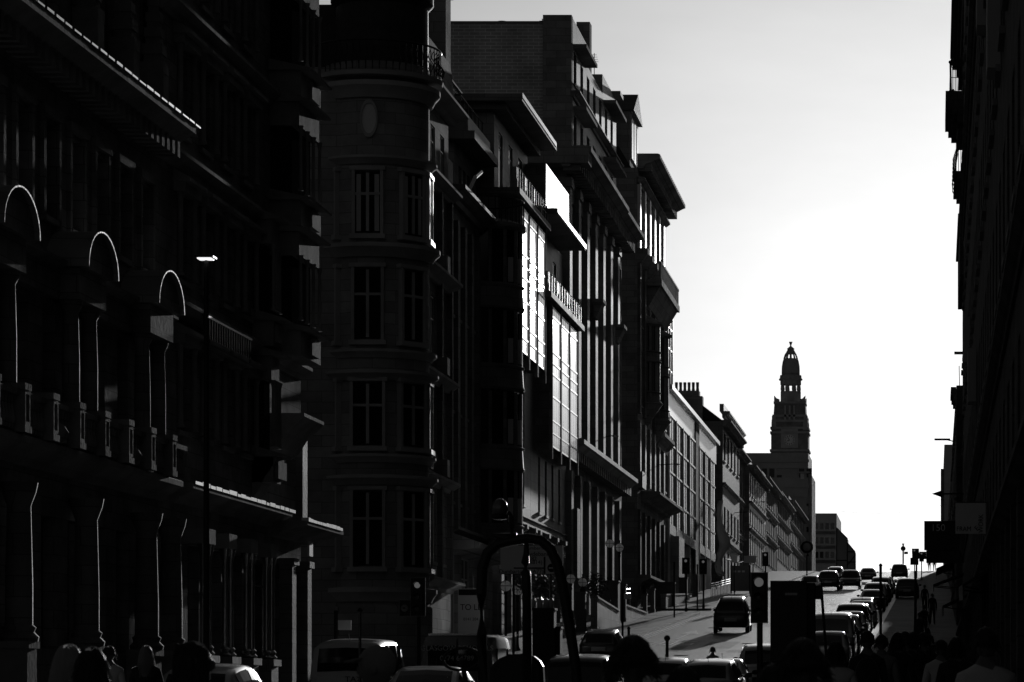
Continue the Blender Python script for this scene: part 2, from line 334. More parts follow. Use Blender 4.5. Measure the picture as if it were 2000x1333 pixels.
# ---------------------------------------------------------------- left side 1: bank with giant cornice and curved pediments
def b1():
    b = thing('bank_building', 'soot-dark classical bank with curved pediments and a deep projecting cornice', 'building', (-20, 62, -.8))
    b.location = (0, 0, 0); fr = LF(20); y0, y1 = 40.0, 81.9
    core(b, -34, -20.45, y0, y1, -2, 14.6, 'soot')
    bays = [66.0 + 6.5 * i for i in range(-3, 3)]
    cols = [67.35 + 2.17 * i for i in range(-12, 7)]
    ops = [(c - .52, c + .52, 10.95, 13.1) for c in cols] + [(c - .5, c + .5, 6.9, 9.0) for c in cols] + [(c - .62, c + .62, 1.2, 4.2) for c in cols[:-1]]
    mb = MB(); wallgrid(mb, fr, y0, y1, -2, 14.3, ops, .42)
    mb.quad(fr.P(y1, 0, -2), fr.P(y1, -.45, -2), fr.P(y1, -.45, 14.3), fr.P(y1, 0, 14.3))
    mb.build('wall', 'soot', b)
    for c in cols:
        if c < 56: continue
        window(b, fr, c - .52, c + .52, 10.95, 13.1, .38, 1, 1, 'dframe', 'glass', sm='soot2')
        window(b, fr, c - .5, c + .5, 6.9, 9.0, .38, 1, 1, 'dframe', 'glass', sill=False)
        if c < 81: window(b, fr, c - .62, c + .62, 1.2, 4.2, .38, 1, 2, 'dframe', 'glass', sill=False)
        mb = MB()                                              # moulded architrave round the upper window
        for s in (-1, 1): fbox(mb, fr, c + s * .62 - .09, c + s * .62 + .09, 0, .1, 10.8, 13.2)
        fbox(mb, fr, c - .75, c + .75, 0, .13, 13.2, 13.4); mb.build('architrave', 'soot', b)
    mb = MB(); cornice(mb, fr, y0, y1, 14.88, .75, .95, teeth=.55); mb.build('cornice', 'soot2', b)
    mb = MB()
    for i in range(60):
        y = y0 + i * .72
        if y < y1: fbox(mb, fr, y, y + .5 + random.random() * .15, .84, .975 + random.random() * .015, 14.86, 14.9 + random.random() * .03)
    mb.build('gutter', 'lead', b)
    mb = MB(); cornice(mb, fr, y0, y1, 5.72, .55, .62); mb.build('cornice', 'soot2', b)
    mb = MB(); fbox(mb, fr, y0, y1, 0, .28, 9.1, 9.75); cornice(mb, fr, y0, y1, 9.95, .3, .5); mb.build('cornice', 'soot', b)
    for k, c in enumerate(cols):                               # balustrade pedestals
        if c < 56: continue
        mb = MB(); fbox(mb, fr, c - .19, c + .19, .35, .72, 5.72, 6.62); fbox(mb, fr, c - .25, c + .25, .30, .78, 6.62, 6.76)
        fbox(mb, fr, c - .25, c + .25, .30, .78, 5.72, 5.86)
        for q in ((c - .19, c - .13, 5.86, 6.62), (c + .13, c + .19, 5.86, 6.62), (c - .13, c + .13, 5.86, 5.95), (c - .13, c + .13, 6.53, 6.62)): fbox(mb, fr, q[0], q[1], .72, .765, q[2], q[3])
        mb.build('pedestal', 'soot2', b)
        if k % 3 == 1:
            mb = MB(); mb.lathe([(.05, 0), (.24, .05), (.3, .25), (.2, .42), (.1, .46)], fr.P(c + .9, .5, 5.73), 10); mb.build('urn', 'stone', b, True)
        mb = MB(); fbox(mb, fr, c + .26, c + 1.9, .42, .64, 6.5, 6.62)
        for j in range(7):
            mb.lathe([(.05, 0), (.09, .2), (.04, .5), (.06, .7)], fr.P(c + .42 + j * .22, .53, 5.78), 6)
        mb.build('balustrade', 'soot', b)
    for c in bays:
        if c < 56: continue
        c2 = c + .25
        for s in (-.78, .78):
            mb = MB(); mb.lathe([(.26, 0), (.26, .12), (.2, .2), (.2, 1.2), (.17, 2.3), (.25, 2.45), (.28, 2.6)], fr.P(c2 + s, .42, 6.52), 14)
            smooth_by_angle(mb.build('column', 'stone', b))
        mb = MB(); fbox(mb, fr, c2 - 1.15, c2 + 1.15, 0, .72, 9.1, 9.8); mb.build('entablature', 'soot', b)
        mb = MB(); n = 14; outer = []; inner = []              # pale tapered arc: sunlit rim of the pediment put into colour and shape
        for i in range(n + 1):
            a = math.pi * i / n; k_ = .012 + .035 * i / n + random.uniform(0, .012); outer.append((c2 - 1.32 * math.cos(a), 9.82 + .95 * math.sin(a))); inner.append((c2 - (1.32 - k_) * math.cos(a), 9.82 + (.95 - k_) * math.sin(a)))
        for i in range(n):
            q = [outer[i], outer[i + 1], inner[i + 1], inner[i]]
            mb.prism([fr.P(s, 0, z) for s, z in q], [fr.P(s, .98, z) for s, z in q])
        mb.build('pediment', 'pale', b)
        mb = MB(); mb.prism([fr.P(s, 0, z) for s, z in inner], [fr.P(s, .86, z) for s, z in inner]); mb.build('tympanum', 'soot', b)
    for y in (67.9, 73.3, 78.9, 81.4):                         # ground floor half columns on pedestals
        mb = MB(); fbox(mb, fr, y - .36, y + .36, 0, .70, -1.5, 1.15); fbox(mb, fr, y - .42, y + .42, 0, .75, 1.15, 1.3); fbox(mb, fr, y - .44, y + .44, 0, .78, -1.2, -.1)
        mb.build('plinth', 'soot2', b)
        mb = MB(); mb.lathe([(.4, 0), (.42, .1), (.32, .2), (.36, .3), (.29, .36), (.29, 1.2), (.25, 2.9), (.36, 3.2), (.4, 3.4)], fr.P(y, .42, 1.3), 18)
        smooth_by_angle(mb.build('column', 'stone', b))
    at = fr.sh(-.6)                                           # attic storey, set back
    ops = [(c - .45, c + .45, 15.4, 17.5) for c in cols]
    mb = MB(); wallgrid(mb, at, y0, y1, 14.4, 18.6, ops, .3); mb.quad(at.P(y1, 0, 14.4), at.P(y1, -9, 14.4), at.P(y1, -9, 18.6), at.P(y1, 0, 18.6)); mb.build('attic_wall', 'soot', b)
    core(b, -34, -21.0, y0, y1 - .1, 14.61, 18.5, 'soot', 'attic_core')
    for c in cols:
        if c > 60:
            window(b, at, c - .45, c + .45, 15.4, 17.5, .25, 1, 1, sm='stone')
            mb = MB(); fbox(mb, at, c + .9, c + 1.25, 0, .16, 14.6, 18.2); mb.build('pilaster', 'soot2', b)
    mb = MB(); cornice(mb, at, y0, y1, 18.8, .5, .6); mb.build('cornice', 'soot', b)
    for y in (75.6, 79.0, 82.0):                               # stepped obelisk finials
        mb = MB(); w = .62; z = 16.2
        for h in (.5, .45, .4, .4, .35, .35, .3, .5):
            p = at.P(y, .45, z); mb.box(p.x - w / 2, p.x + w / 2, y - w / 2, y + w / 2, z, z + h * .6); mb.box(p.x - w * .36, p.x + w * .36, y - w * .36, y + w * .36, z + h * .6, z + h); z += h; w *= .84
        mb.box(at.P(y, .45, 0).x - .3, at.P(y, .45, 0).x + .3, y - .3, y + .3, 14.55, 16.2); mb.build('finial', 'soot2', b)
    core(b, -34, -22, y0, y1, 18.81, 21, 'slate', 'roof')
b1()

# ---------------------------------------------------------------- left side 2: tall Victorian block with oriels and corner shop
def b2():
    b = thing('corner_building', 'tall blackened Victorian block with stacked oriel bays above a columned shopfront', 'building'); fr = LF(20); y0, y1 = 81.95, 100.2
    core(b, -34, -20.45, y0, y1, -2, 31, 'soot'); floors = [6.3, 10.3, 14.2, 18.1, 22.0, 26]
    cols = [84.4, 87.0, 89.6, 92.2]; ops = []
    for z in floors[:-1]:
        for c in cols: ops.append((c - .6, c + .6, z + .9, z + 3.1))
    shop = [(85.0, 86.3), (87.7, 89.0), (90.4, 91.7), (93.2, 96.3)]
    for a, c in shop: ops.append((a, c, 0.6, 4.2))
    mb = MB(); wallgrid(mb, fr, y0, y1, -2, 30, ops, .42)
    mb.build('wall', 'soot', b)
    gf = GF(y1 + .0); 
    for z in floors[:-1]:
        for i, c in enumerate(cols):
            window(b, fr, c - .6, c + .6, z + .9, z + 3.1, .4, 1, 1, 'dframe', 'glass', sm='soot2', blind=.45 if (i + int(z)) % 4 == 0 else 0)
            mb = MB()
            for s in (-.78, .78): mb.lathe([(.12, 0), (.08, .12), (.075, 2.0), (.12, 2.2)], fr.P(c + s, .14, z + .95), 8)
            fbox(mb, fr, c - .95, c + .95, 0, .3, z + 3.16, z + 3.4); fprof(mb, fr, c - 1, c + 1, [(0, z + 3.4), (.45, z + 3.4), (.45, z + 3.5), (0, z + 3.75)])
            mb.build('window_surround', 'soot2', b)
    for z in floors[1:]:
        mb = MB(); cornice(mb, fr, y0, y1, z + .25, .4, .38); mb.build('string_course', 'soot2', b)
    mb = MB(); fbox(mb, fr, 85.2, 91.2, 0, .42, 9.6, 9.7); mb.build('balcony', 'soot', b); 
    mb = MB(); fbox(mb, fr, 85.2, 91.2, .34, .4, 10.38, 10.44)
    for i in range(20): y = 85.3 + i * .3; fbox(mb, fr, y, y + .04, .35, .39, 9.7, 10.38)
    mb.build('balcony_railing', 'iron', b)
    for y, w, zb, zt, pr in ((97.0, 1.55, 8.7, 30, 1.05), (93.6, .55, 7.2, 13.5, .72)):          # oriel bays
        for k, z in enumerate([q for q in floors if zb - 3 < q < zt]):
            z0, z1_ = max(z + .9, zb), min(z + 3.15, zt)
            if z1_ - z0 < 1: continue
            mb = MB(); fbox(mb, fr, y - w, y + w, 0, pr - .1, z0 - .75, z0); fbox(mb, fr, y - .3, y + .9, 0, pr, z0 - .62, z0 - .1); fprof(mb, fr, y - w - .12, y + w + .12, [(0, z0), (pr + .2, z0), (pr + .24, z0 + .06), (0, z0 + .34)])
            mb.build('oriel_apron', 'soot2', b); mb = MB(); fbox(mb, fr, y - w, y + w, 0, pr - .15, z1_, z1_ + .7); fprof(mb, fr, y - w - .12, y + w + .12, [(0, z1_ + .7), (pr + .18, z1_ + .72), (pr + .2, z1_ + .78), (0, z1_ + 1.05)])
            mb.build('oriel_head', 'soot2', b)
            for s in [y - w + .09 + i * (2 * w - .18) / 3 for i in range(4)]:
                mb = MB(); mb.lathe([(.09, 0), (.05, .12), (.045, z1_ - z0 - .5), (.09, z1_ - z0 - .3)], fr.P(s, pr - .12, z0 + .3), 8); mb.build('colonnette', 'soot2', b, True)
            p = MB(); fbox(p, fr, y - w + .15, y + w - .15, 0, pr - .4, z0, z1_); p.build('pane', 'dullglass', b)
        mb = MB(); fprof(mb, fr, y - w, y + w, [(0, zb - 1.2), (pr * .25, zb - 1.0), (pr * .5, zb - .6), (pr, zb - .1), (pr, zb), (0, zb)]); mb.build('corbel', 'soot2', b)
    # corner shop entablature and canopy cornice
    mb = MB(); cornice(mb, fr, 83, 95.8, 5.75, .5, .62); mb.build('cornice', 'soot2', b)
    mb = MB(); y = 83.2
    while y < 95.6:
        l = .35 + random.random() * .6; fbox(mb, fr, y, y + l, .42, .64, 5.72, 5.79 + random.random() * .05); y += l + random.random() * .12
    mb.build('edge_flashing', 'lead', b)
    mb = MB(); cornice(mb, fr, 95.2, 101.0, 5.45, .45, 1.2); mb.build('corner_canopy', 'soot2', b)
    mb = MB(); y = 95.3
    while y < 100.8:
        l = .3 + random.random() * .5; fbox(mb, fr, y, y + l, 1.0, 1.22, 5.43, 5.5 + random.random() * .05); y += l + random.random() * .05
    mb.build('edge_flashing', 'white', b)  # white strips, the canopy's sunlit edge put into their colour
    for y in (97.2, 99.6):
        mb = MB(); fbox(mb, fr, y - .3, y + .3, 0, .4, -.6, 4.2); fbox(mb, fr, y - .38, y + .38, 0, .48, 4.2, 4.4); fbox(mb, fr, y - .38, y + .38, 0, .48, -.6, .5); mb.build('pilaster', 'stone', b)
    mb = MB(); fbox(mb, fr, 99.4, 100.15, 0, .22, 5.5, 8.7); mb.build('pilaster', 'stone', b)
    mb = MB(); fbox(mb, fr, 98.75, 99.3, .5, .56, 4.55, 5.0); fr_ = fr; mb.build('street_plate', 'white', b)
    for y in (84.4, 87.0, 89.7, 92.4):                          # clustered shop columns
        for s, o in ((-.2, .6), (.12, .68), (.34, .56)):
            mb = MB(); mb.lathe([(.15, 0), (.17, .05), (.1, .12), (.14, .2), (.085, .26), (.08, 2.6), (.13, 2.8), (.16, 2.95)], fr.P(y + s, o, 1.25), 12)
            smooth_by_angle(mb.build('column', 'steel', b))
        mb = MB(); fbox(mb, fr, y - .45, y + .5, 0, .8, -.6, 1.05); fbox(mb, fr, y - .52, y + .57, 0, .88, 1.05, 1.24); mb.build('plinth', 'stone', b)
        mb = MB(); fbox(mb, fr, y - .45, y + .5, 0, .78, 4.2, 4.6); mb.build('entablature', 'soot2', b)
    for i, (a, c) in enumerate(shop): window(b, fr, a, c, .6, 4.2, .35, 1 if i == 3 else 0, 0, 'steel', 'glass', hs=[.8], sm='stone')
    core(b, -34, -22, y0, y1, 30.9, 34, 'slate', 'roof')
b2()

# ---------------------------------------------------------------- left side 3: round corner tower and its street front
def b3():
    b = thing('corner_tower_building', 'dark stone building with a round corner turret, oval window and iron balcony', 'building')
    cx, cy, r = -21.35, 121.6, 1.98
    core(b, -40, -21.6, 119.9, 131, -1, 24, 'grit'); fr = LF(20)
    prof = [(r + .12, -1), (r + .12, 3.6), (r, 3.7), (r, 24.2)]
    mb = MB(); mb.lathe(prof, (cx, cy, 0), 40); smooth_by_angle(mb.build('turret_wall', 'grit', b))
    for z, p, h in ((4.3, .3, .5), (8.55, .34, .35), (9.35, .26, .3), (12.5, .36, .35), (13.3, .28, .3), (17.3, .42, .5), (20.6, .3, .3), (23.4, .42, .6)):
        mb = MB(); mb.lathe([(r - .05, -h), (r + p * .3, -h), (r + p * .6, -h * .6), (r + p, -h * .3), (r + p, 0), (r - .05, .06)], (cx, cy, z), 40); smooth_by_angle(mb.build('ring_cornice', 'grit2', b))
    def cwin(ang, z0, z1, w, kind, fm='grit2'):                             # window sunk in the drum; angle measured from facing the camera
        a = R(-90 + ang); n = Vector((math.cos(a), math.sin(a), 0)); t = Vector((-math.sin(a), math.cos(a), 0)); f2 = Fr(Vector((cx, cy, 0)) + n * (r - .03), t, n)
        mb = MB()
        for s in (-1, 1): fbox(mb, f2, s * (w / 2 + .06) - .06, s * (w / 2 + .06) + .06, -.1, .13, z0 - .1, z1 + .1)
        fbox(mb, f2, -w / 2 - .2, w / 2 + .2, -.1, .2, z0 - .28, z0 - .1); fbox(mb, f2, -w / 2 - .2, w / 2 + .2, -.1, .16, z1 + .1, z1 + .25); fbox(mb, f2, -.06, .06, -.1, .1, z0, z1)
        fbox(mb, f2, -w / 2, w / 2, -.1, .09, z0 + (z1 - z0) * .62, z0 + (z1 - z0) * .62 + .1)
        mb.build('window', fm, b)
        p = MB(); fbox(p, f2, -w / 2, w / 2, -.05, .05, z0 - .05, z1 + .05); p.build('pane', 'glass', b)
        if kind:
            for s in (-1, 1):
                q = MB(); fbox(q, f2, s * w * .36 - w * .09, s * w * .36 + w * .09, .052, .056, z0, z1 - .05); q.build('blind', 'blind', b)
    for ang in (-52, 0, 52):
        cwin(ang, 17.75, 19.95, .95, True); cwin(ang, 13.75, 16.3, 1.0, ang < 0); cwin(ang, 9.75, 12.0, 1.1, False); cwin(ang, 5.2, 7.9, 1.1, False)
    cwin(92, 17.75, 19.95, .9, False, 'white'); cwin(92, 9.75, 12.0, .8, False, 'pale'); cwin(92, 5.2, 7.9, .8, False, 'pale')  # white and pale frames put sunlight on the side windows into colour
    f2 = GF(cy - r + .02); mb = MB(); n = 20                    # oval window
    for i in range(n):
        q = []
        for rr, k in ((1.0, i), (1.0, i + 1), (.8, i + 1), (.8, i)):
            a = 2 * math.pi * k / n; q.append((cx + .05 + .34 * rr * math.cos(a), 22.0 + .72 * rr * math.sin(a)))
        mb.prism([f2.P(s, -.2, z) for s, z in q], [f2.P(s, .12, z) for s, z in q])
    w = mb.build('window', 'grit2', b); p = MB(); p.prism([f2.P(cx + .05 + .28 * math.cos(2 * math.pi * i / n), -.2, 22 + .6 * math.sin(2 * math.pi * i / n)) for i in range(n)], [f2.P(cx + .05 + .28 * math.cos(2 * math.pi * i / n), .05, 22 + .6 * math.sin(2 * math.pi * i / n)) for i in range(n)]); p.build('pane', 'white', w)
    # balcony and upper turret
    mb = MB(); mb.lathe([(r + .5, 0), (r + .55, .15), (r, .2)], (cx, cy, 23.6), 40); mb.build('balcony_floor', 'grit2', b)
    mb = MB()
    for i in range(36):
        a = R(180 + i * 6); p = Vector((cx + (r + .45) * math.cos(a), cy + (r + .45) * math.sin(a), 23.8)); mb.tube([p, p + Vector((0, 0, 1.1))], .022, 5)
        q = [p + Vector((.12 * math.cos(a) * math.sin(t * .9), .12 * math.sin(a) * math.sin(t * .9), .15 + t * .12)) for t in range(8)]; mb.tube(q, .018, 4)
    mb.tube([(cx + (r + .45) * math.cos(R(180 + i * 6)), cy + (r + .45) * math.sin(R(180 + i * 6)), 24.9) for i in range(37)], .04, 6); mb.build('balcony_railing', 'iron', b)
    mb = MB(); mb.lathe([(1.75, 23.5), (1.75, 26.5), (1.95, 26.7), (1.95, 27), (1.6, 27.6), (1.3, 29), (.7, 30.6), (.1, 32)], (cx + .2, cy, 0), 28); smooth_by_angle(mb.build('turret_top', 'slate', b))
    # street front
    y0, y1 = 122.8, 130.6; cols = [124.6, 126.6, 129.0]; ops = []
    rows = [(5.6, 8.0), (9.9, 12.1), (13.9, 16.2), (17.9, 20.1), (21.4, 23.0)]
    for c in cols:
        for a, d in rows: ops.append((c - .55, c + .55, a, d))
    mb = MB(); wallgrid(mb, fr, y0, y1, -1, 24.2, ops, .3); mb.build('wall', 'grit', b)
    for c in cols:
        for a, d in rows: window(b, fr, c - .55, c + .55, a, d, .12, 1, 1, 'frame', 'glass', sm='grit2', hs=[.6])
    for (a, c, z, p) in ((122.6, 131, 24.2, .8), (123.4, 130.9, 20.9, .55), (122.8, 130.7, 17.2, .6), (122.8, 130.7, 13.1, .45), (122.6, 130.7, 9.0, .5), (122.6, 130.7, 4.9, .7)):
        mb = MB(); cornice(mb, fr, a, c, z, .45, p); mb.build('cornice', 'grit2', b)
    for y, z in ((123.6, 17.2), (127.9, 17.2), (123.6, 9.0), (127.8, 9.0), (127.8, 13.1)):
        mb = MB(); fbox(mb, fr, y - .35, y + .35, 0, .45, z + .06, z + .75); mb.build('corbel_block', 'pale', b)
    for y in (123.5, 127.8, 130.4):
        mb = MB(); fbox(mb, fr, y - .14, y + .14, 0, .22, 4.9, 20.5); mb.build('pilaster', 'stone', b)
    mb = MB(); fprof(mb, fr, 123.5, 130.5, [(-.4, 24.3), (.35, 24.3), (.1, 26.2), (-.4, 26.6)]); mb.build('dormer', 'grit', b)
    core(b, -34, -20.5, 122.8, 130.6, 24.21, 27.0, 'slate', 'roof')
    mb = MB(); fbox(mb, fr, 129.3, 130.6, -1.2, .1, 24.3, 29.2); fbox(mb, fr, 129.2, 130.7, -1.3, .2, 28.9, 29.4); mb.build('chimney', 'grit', b)
b3()

# ---------------------------------------------------------------- left side 4: plain pilastered block with curved bay window and attic
def b4():
    b = thing('pilastered_building', 'plain dark grey pilastered block with a curved oriel and flat-roofed attic', 'building'); fr = LF(20.15); y0, y1 = 131.0, 144.8
    core(b, -36, -20.5, y0, y1, 0, 21.3, 'grit'); cols = [132.3, 134.3, 136.3, 138.3]; ops = []
    rows = [(8.4, 10.9), (12.2, 14.8), (16.2, 19.2)]
    for c in cols:
        for a, d in rows: ops.append((c - .5, c + .5, a, d))
    ops += [(132.2, 134.4, 2.6, 6.2), (135.3, 138.6, 2.6, 6.2)]
    mb = MB(); wallgrid(mb, fr, y0, y1, 0, 21.3, ops, .3); mb.build('wall', 'grit', b)
    for c in cols:
        for a, d in rows: window(b, fr, c - .5, c + .5, a, d, .26, 0, 1, 'dframe', 'glass', sm='grit')
        mb = MB(); fbox(mb, fr, c + .72, c + 1.28, 0, .2, 7.4, 20.2); mb.build('pilaster', 'stone', b)
    for a, c in ((132.2, 134.4), (135.3, 138.6)): window(b, fr, a, c, 2.6, 6.2, .26, 2, 0, 'frame', 'glass', hs=[.75], sm='grit')
    mb = MB(); cornice(mb, fr, y0, y1, 21.4, .6, .8); mb.build('cornice', 'stone', b)
    mb = MB(); cornice(mb, fr, y0, y1, 7.3, .5, .5); mb.build('cornice', 'stone', b)
    mb = MB(); fprof(mb, fr, y0 + .2, y1 - .5, [(0, 6.2), (1.3, 6.4), (1.35, 6.6), (0, 7.1)]); mb.build('canopy', 'grit', b)
    cx, cy = -20.3, 142.2; ZB = [6.8, 10.3, 13.9, 17.5]         # curved bay
    for z in ZB:
        mb = MB(); mb.lathe([(1.9, 0), (1.95, .1), (1.9, .2), (1.85, .95), (1.95, 1.05), (1.8, 1.15)], (cx, cy, z), 20, -100, 100); smooth_by_angle(mb.build('bay_spandrel', 'stone', b))
        for k in range(9):
            a = R(-92 + k * 23); x, y = cx + 1.78 * math.cos(a), cy + 1.78 * math.sin(a); mb = MB(); mb.box(x - .07, x + .07, y - .07, y + .07, z + 1.1, z + 3.5); mb.build('mullion', 'stone', b)
        mb = MB(); mb.lathe([(1.7, 1.1), (1.7, 3.55)], (cx, cy, z), 8, -92, 92); mb.build('pane', 'glass', b)
        mb = MB()
        for k in (2, 3): 
            a = R(-92 + k * 23 + 11); x, y = cx + 1.72 * math.cos(a), cy + 1.72 * math.sin(a); mb.box(x - .16, x + .16, y - .02, y + .02, z + 1.2, z + 2.3)
        mb.build('blind', 'blind', b)
    mb = MB(); mb.lathe([(1.8, 21), (2.0, 21.1), (2.0, 21.3), (1.5, 21.5)], (cx, cy, 0), 20, -100, 100); mb.build('bay_cornice', 'stone', b)
    mb = MB()
    mb.tube([(cx + 1.9 * math.cos(R(a)), cy + 1.9 * math.sin(R(a)), 22.4) for a in range(-90, 91, 15)], .035, 6)
    for a in range(-90, 91, 9): p = Vector((cx + 1.9 * math.cos(R(a)), cy + 1.9 * math.sin(R(a)), 21.3)); mb.tube([p, p + Vector((0, 0, 1.1))], .018, 4)
    mb.build('balcony_railing', 'iron', b)
    at = LF(20.9); ops = [(139.5 + i * 1.25, 140.3 + i * 1.25, 22, 23.6) for i in range(4)]     # attic
    mb = MB(); wallgrid(mb, at, 138, y1, 21.3, 24.4, ops, .2); g2 = GF(138); mb.quad(g2.P(-34, 0, 21.3), g2.P(-20.9, 0, 21.3), g2.P(-20.9, 0, 24.4), g2.P(-34, 0, 24.4)); mb.build('attic_wall', 'grit', b)
    core(b, -34, -21.15, 138.05, y1, 21.31, 24.3, 'grit', 'attic_core')
    for q in ops: window(b, at, *q, .18, 1, 0, sm='stone')
    mb = MB(); mb.box(-34, -19.9, 137.4, y1 + .05, 24.4, 24.75); mb.box(-34, -20.3, 137.8, y1, 24.75, 25.5); mb.build('attic_roof', 'stone', b)
    mb = MB(); fbox(mb, LF(20.3), 137.85, y1 - .1, 0, .05, 24.76, 25.5); mb.build('parapet', 'pale', b)
    mb = MB(); mb.tube([(-20.6, 138, 26.4), (-20.6, y1, 26.4)], .03, 5); mb.tube([(-26, 138, 26.4), (-20.6, 138, 26.4)], .03, 5)
    for i in range(7): mb.tube([(-20.6, 138 + i * 1.1, 25.5), (-20.6, 138 + i * 1.1, 26.4)], .025, 5)
    mb.build('roof_railing', 'iron', b)
    mb = MB(); mb.tube([(-19.6, 132, 21.45), (-19.6, 136.2, 21.5)], .12, 6); mb.tube([(-19.6, 133.6, 21.5), (-19.5, 134.8, 22.3), (-19.45, 136.2, 22.75)], .09, 6); mb.build('drain_pipe', 'steel', b)
    core(b, -36, -20.9, y0, 137.9, 21.31, 23.4, 'slate', 'roof')
b4()
# ---------------------------------------------------------------- left side 5: pale inter-war offices with two glazed oriels
def b5():
    b = thing('glazed_oriel_offices', 'pale stone offices with two tall glazed oriels and flat overhanging roof slabs', 'building'); fr = LF(20)
    def part(y0, y1, zroof, zbal, zor, oy0, oy1, slots, piers):
        core(b, -40, -20.5, y0, y1, 0, zbal, 'stone')
        ops = [(s - .42, s + .42, 9.6, zor - .3) for s in slots]
        gops = [(a + .5, c - .5, 2.0, 8.2) for a, c in zip(piers, piers[1:])]
        mb = MB(); wallgrid(mb, fr, y0, y1, 0, zbal, ops + gops, .38)
        g2 = GF(y0); mb.quad(g2.P(-40, 0, 0), g2.P(-20, 0, 0), g2.P(-20, 0, zbal), g2.P(-40, 0, zbal)); mb.build('wall', 'pale', b)
        for q in ops: window(b, fr, *q, .34, 1, 3, 'dframe', 'glass', sm='white')
        for q in gops: window(b, fr, *q, .34, 1, 1, 'dframe', 'glass', sill=False, hs=[.78])
        mb = MB(); fbox(mb, fr, y0, y1, 0, .1, 9.0, 9.08); fbox(mb, fr, y0, y1, 0, .16, 8.62, 8.72); mb.build('string_course', 'pale', b)
        for p in piers:                                          # banded piers, every course a block
            mb = MB(); z = 2.2
            while z < 7.6: fbox(mb, fr, p - .42, p + .42, -.02, .13, z, z + .42); z += .47
            fbox(mb, fr, p - .36, p + .36, -.02, .09, 2, 8.1); fbox(mb, fr, p - .5, p + .5, 0, .3, 7.7, 8.0); fprof(mb, fr, p - .3, p + .3, [(0, 8.0), (.42, 8.35), (.42, 8.55), (0, 8.6)]); mb.build('banded_pier', 'pale', b)
        # glazed oriel: dark cheeks, three glazed strips between slim piers
        o = fr.sh(.85); n = 3; w = (oy1 - oy0) / n
        mb = MB(); fbox(mb, fr, oy0, oy1, 0, .7, zor, zbal - .12); mb.build('oriel_cheek', 'soot', b)
        for i in range(n + 1):
            s = oy0 + i * w; mb = MB(); fbox(mb, fr, s - .2 if i else s - .02, s + .2 if i < n else s + .02, .69, .875, zor - .5, zbal - .12); mb.build('oriel_pier', 'grit', b)
        for i in range(n):
            a, c = oy0 + i * w + .2, oy0 + (i + 1) * w - .2
            hs = [.1, .19, .36, .52, .6, .68, .93]
            window(b, o, a, c, zor + .1, zbal - .35, .03, 3, 0, 'white', 'glass2', bar=.085, sill=False, hs=hs, th=.012)
        # balcony slab, penthouse, roof slab
        mb = MB(); mb.box(-24, -18.95, y0 - .15, y1 - .25, zbal - .12, zbal + .16); mb.build('balcony_slab', 'stone', b)
        pw = fr.sh(-.15); pc = [y0 + 1.6 + i * (y1 - y0 - 1.5) / 3.0 for i in range(3)]; ops2 = [(s - .1, s + 1.25, zbal + .3, zroof - .9) for s in pc]
        mb = MB(); wallgrid(mb, pw, y0, y1, zbal + .16, zroof, ops2, .3); g2 = GF(y0); mb.quad(g2.P(-40, 0, zbal), g2.P(-20.15, 0, zbal), g2.P(-20.15, 0, zroof), g2.P(-40, 0, zroof)); mb.build('penthouse_wall', 'pale', b)
        core(b, -40, -20.5, y0 + .1, y1, zbal, zroof - .02, 'stone', 'penthouse_core')
        for q in ops2: window(b, pw, *q, .1, 2, 0, 'white', 'glass2', hs=[.78], sill=False, th=.015)
        mb = MB(); mb.tube([fr.P(y0, .9, zbal + 1.15), fr.P(y1 - .5, .9, zbal + 1.15)], .03, 5); mb.tube([fr.P(y0, .9, zbal + .7), fr.P(y1 - .5, .9, zbal + .7)], .015, 4)
        for i in range(14): y = y0 + .1 + i * (y1 - y0 - .8) / 13; mb.tube([fr.P(y, .9, zbal + .16), fr.P(y, .9, zbal + 1.15)], .025, 5)
        mb.build('balcony_railing', 'iron', b)
        for i in range(4):
            y = y0 + 1.0 + i * (y1 - y0 - 2) / 3.2; mb = MB(); fbox(mb, fr, y, y + .5, .55, .75, zbal + .16, zbal + 1.3); mb.build('planter_post', 'pale', b)
    part(145.3, 157.2, 27.3, 23.4, 16.2, 146.9, 156.4, (148.7, 151.5, 154.4), (146.2, 149.6, 153.0, 156.4))
    part(157.25, 172.2, 24.2, 20.2, 12.7, 159.0, 170.6, (160.6, 163.4, 166.2, 169.2), (158.2, 161.8, 165.4, 169.0))
    mb = MB(); mb.box(-40, -18.7, 144.0, 157.2, 27.3, 27.62); mb.box(-40, -19.5, 144.6, 157.2, 27.02, 27.3); mb.build('roof_slab', 'stone', b)
    mb = MB()
    y = 144.05
    while y < 157: mb.box(-18.72, -18.68, y, y + .2, 27.45, 27.66); y += .27
    mb.build('gutter', 'white', b)  # white dashes: sun highlight along the slab edge put into colour
    mb = MB(); mb.box(-40, -18.7, 157.3, 170.2, 24.2, 24.5); mb.build('roof_slab', 'stone', b)
    mb = MB(); mb.box(-18.705, -18.66, 157.3, 170.2, 24.28, 24.52); mb.build('gutter', 'white', b)  # white edge strip, the lower slab's sun highlight put into colour
    mb = MB(); mb.box(-40, -19.2, 156.6, 166.3, 24.51, 26.55); mb.build('plant_room', 'grit', b)      # pale sheet-metal screen
    for i in range(8):
        y = 156.6 + i * 1.21; mb = MB(); mb.box(-19.2, -19.155, y + .012, y + 1.2, 24.51, 26.58); mb.build('cladding_panel', 'panel', b)
    # steel plant cabin on the roof behind the slab
    h = thing('roof_plant_cabin', 'light grey louvred plant cabin standing on the flat office roof', 'plant cabin')
    MB().box(-26.2, -23.2, 150, 160, 27.63, 29.75).build('cabin_wall', 'stone', h)
    MB().box(-24.5, -23.9, 149.93, 149.99, 28.7, 29.1).build('vent', 'dark', h)
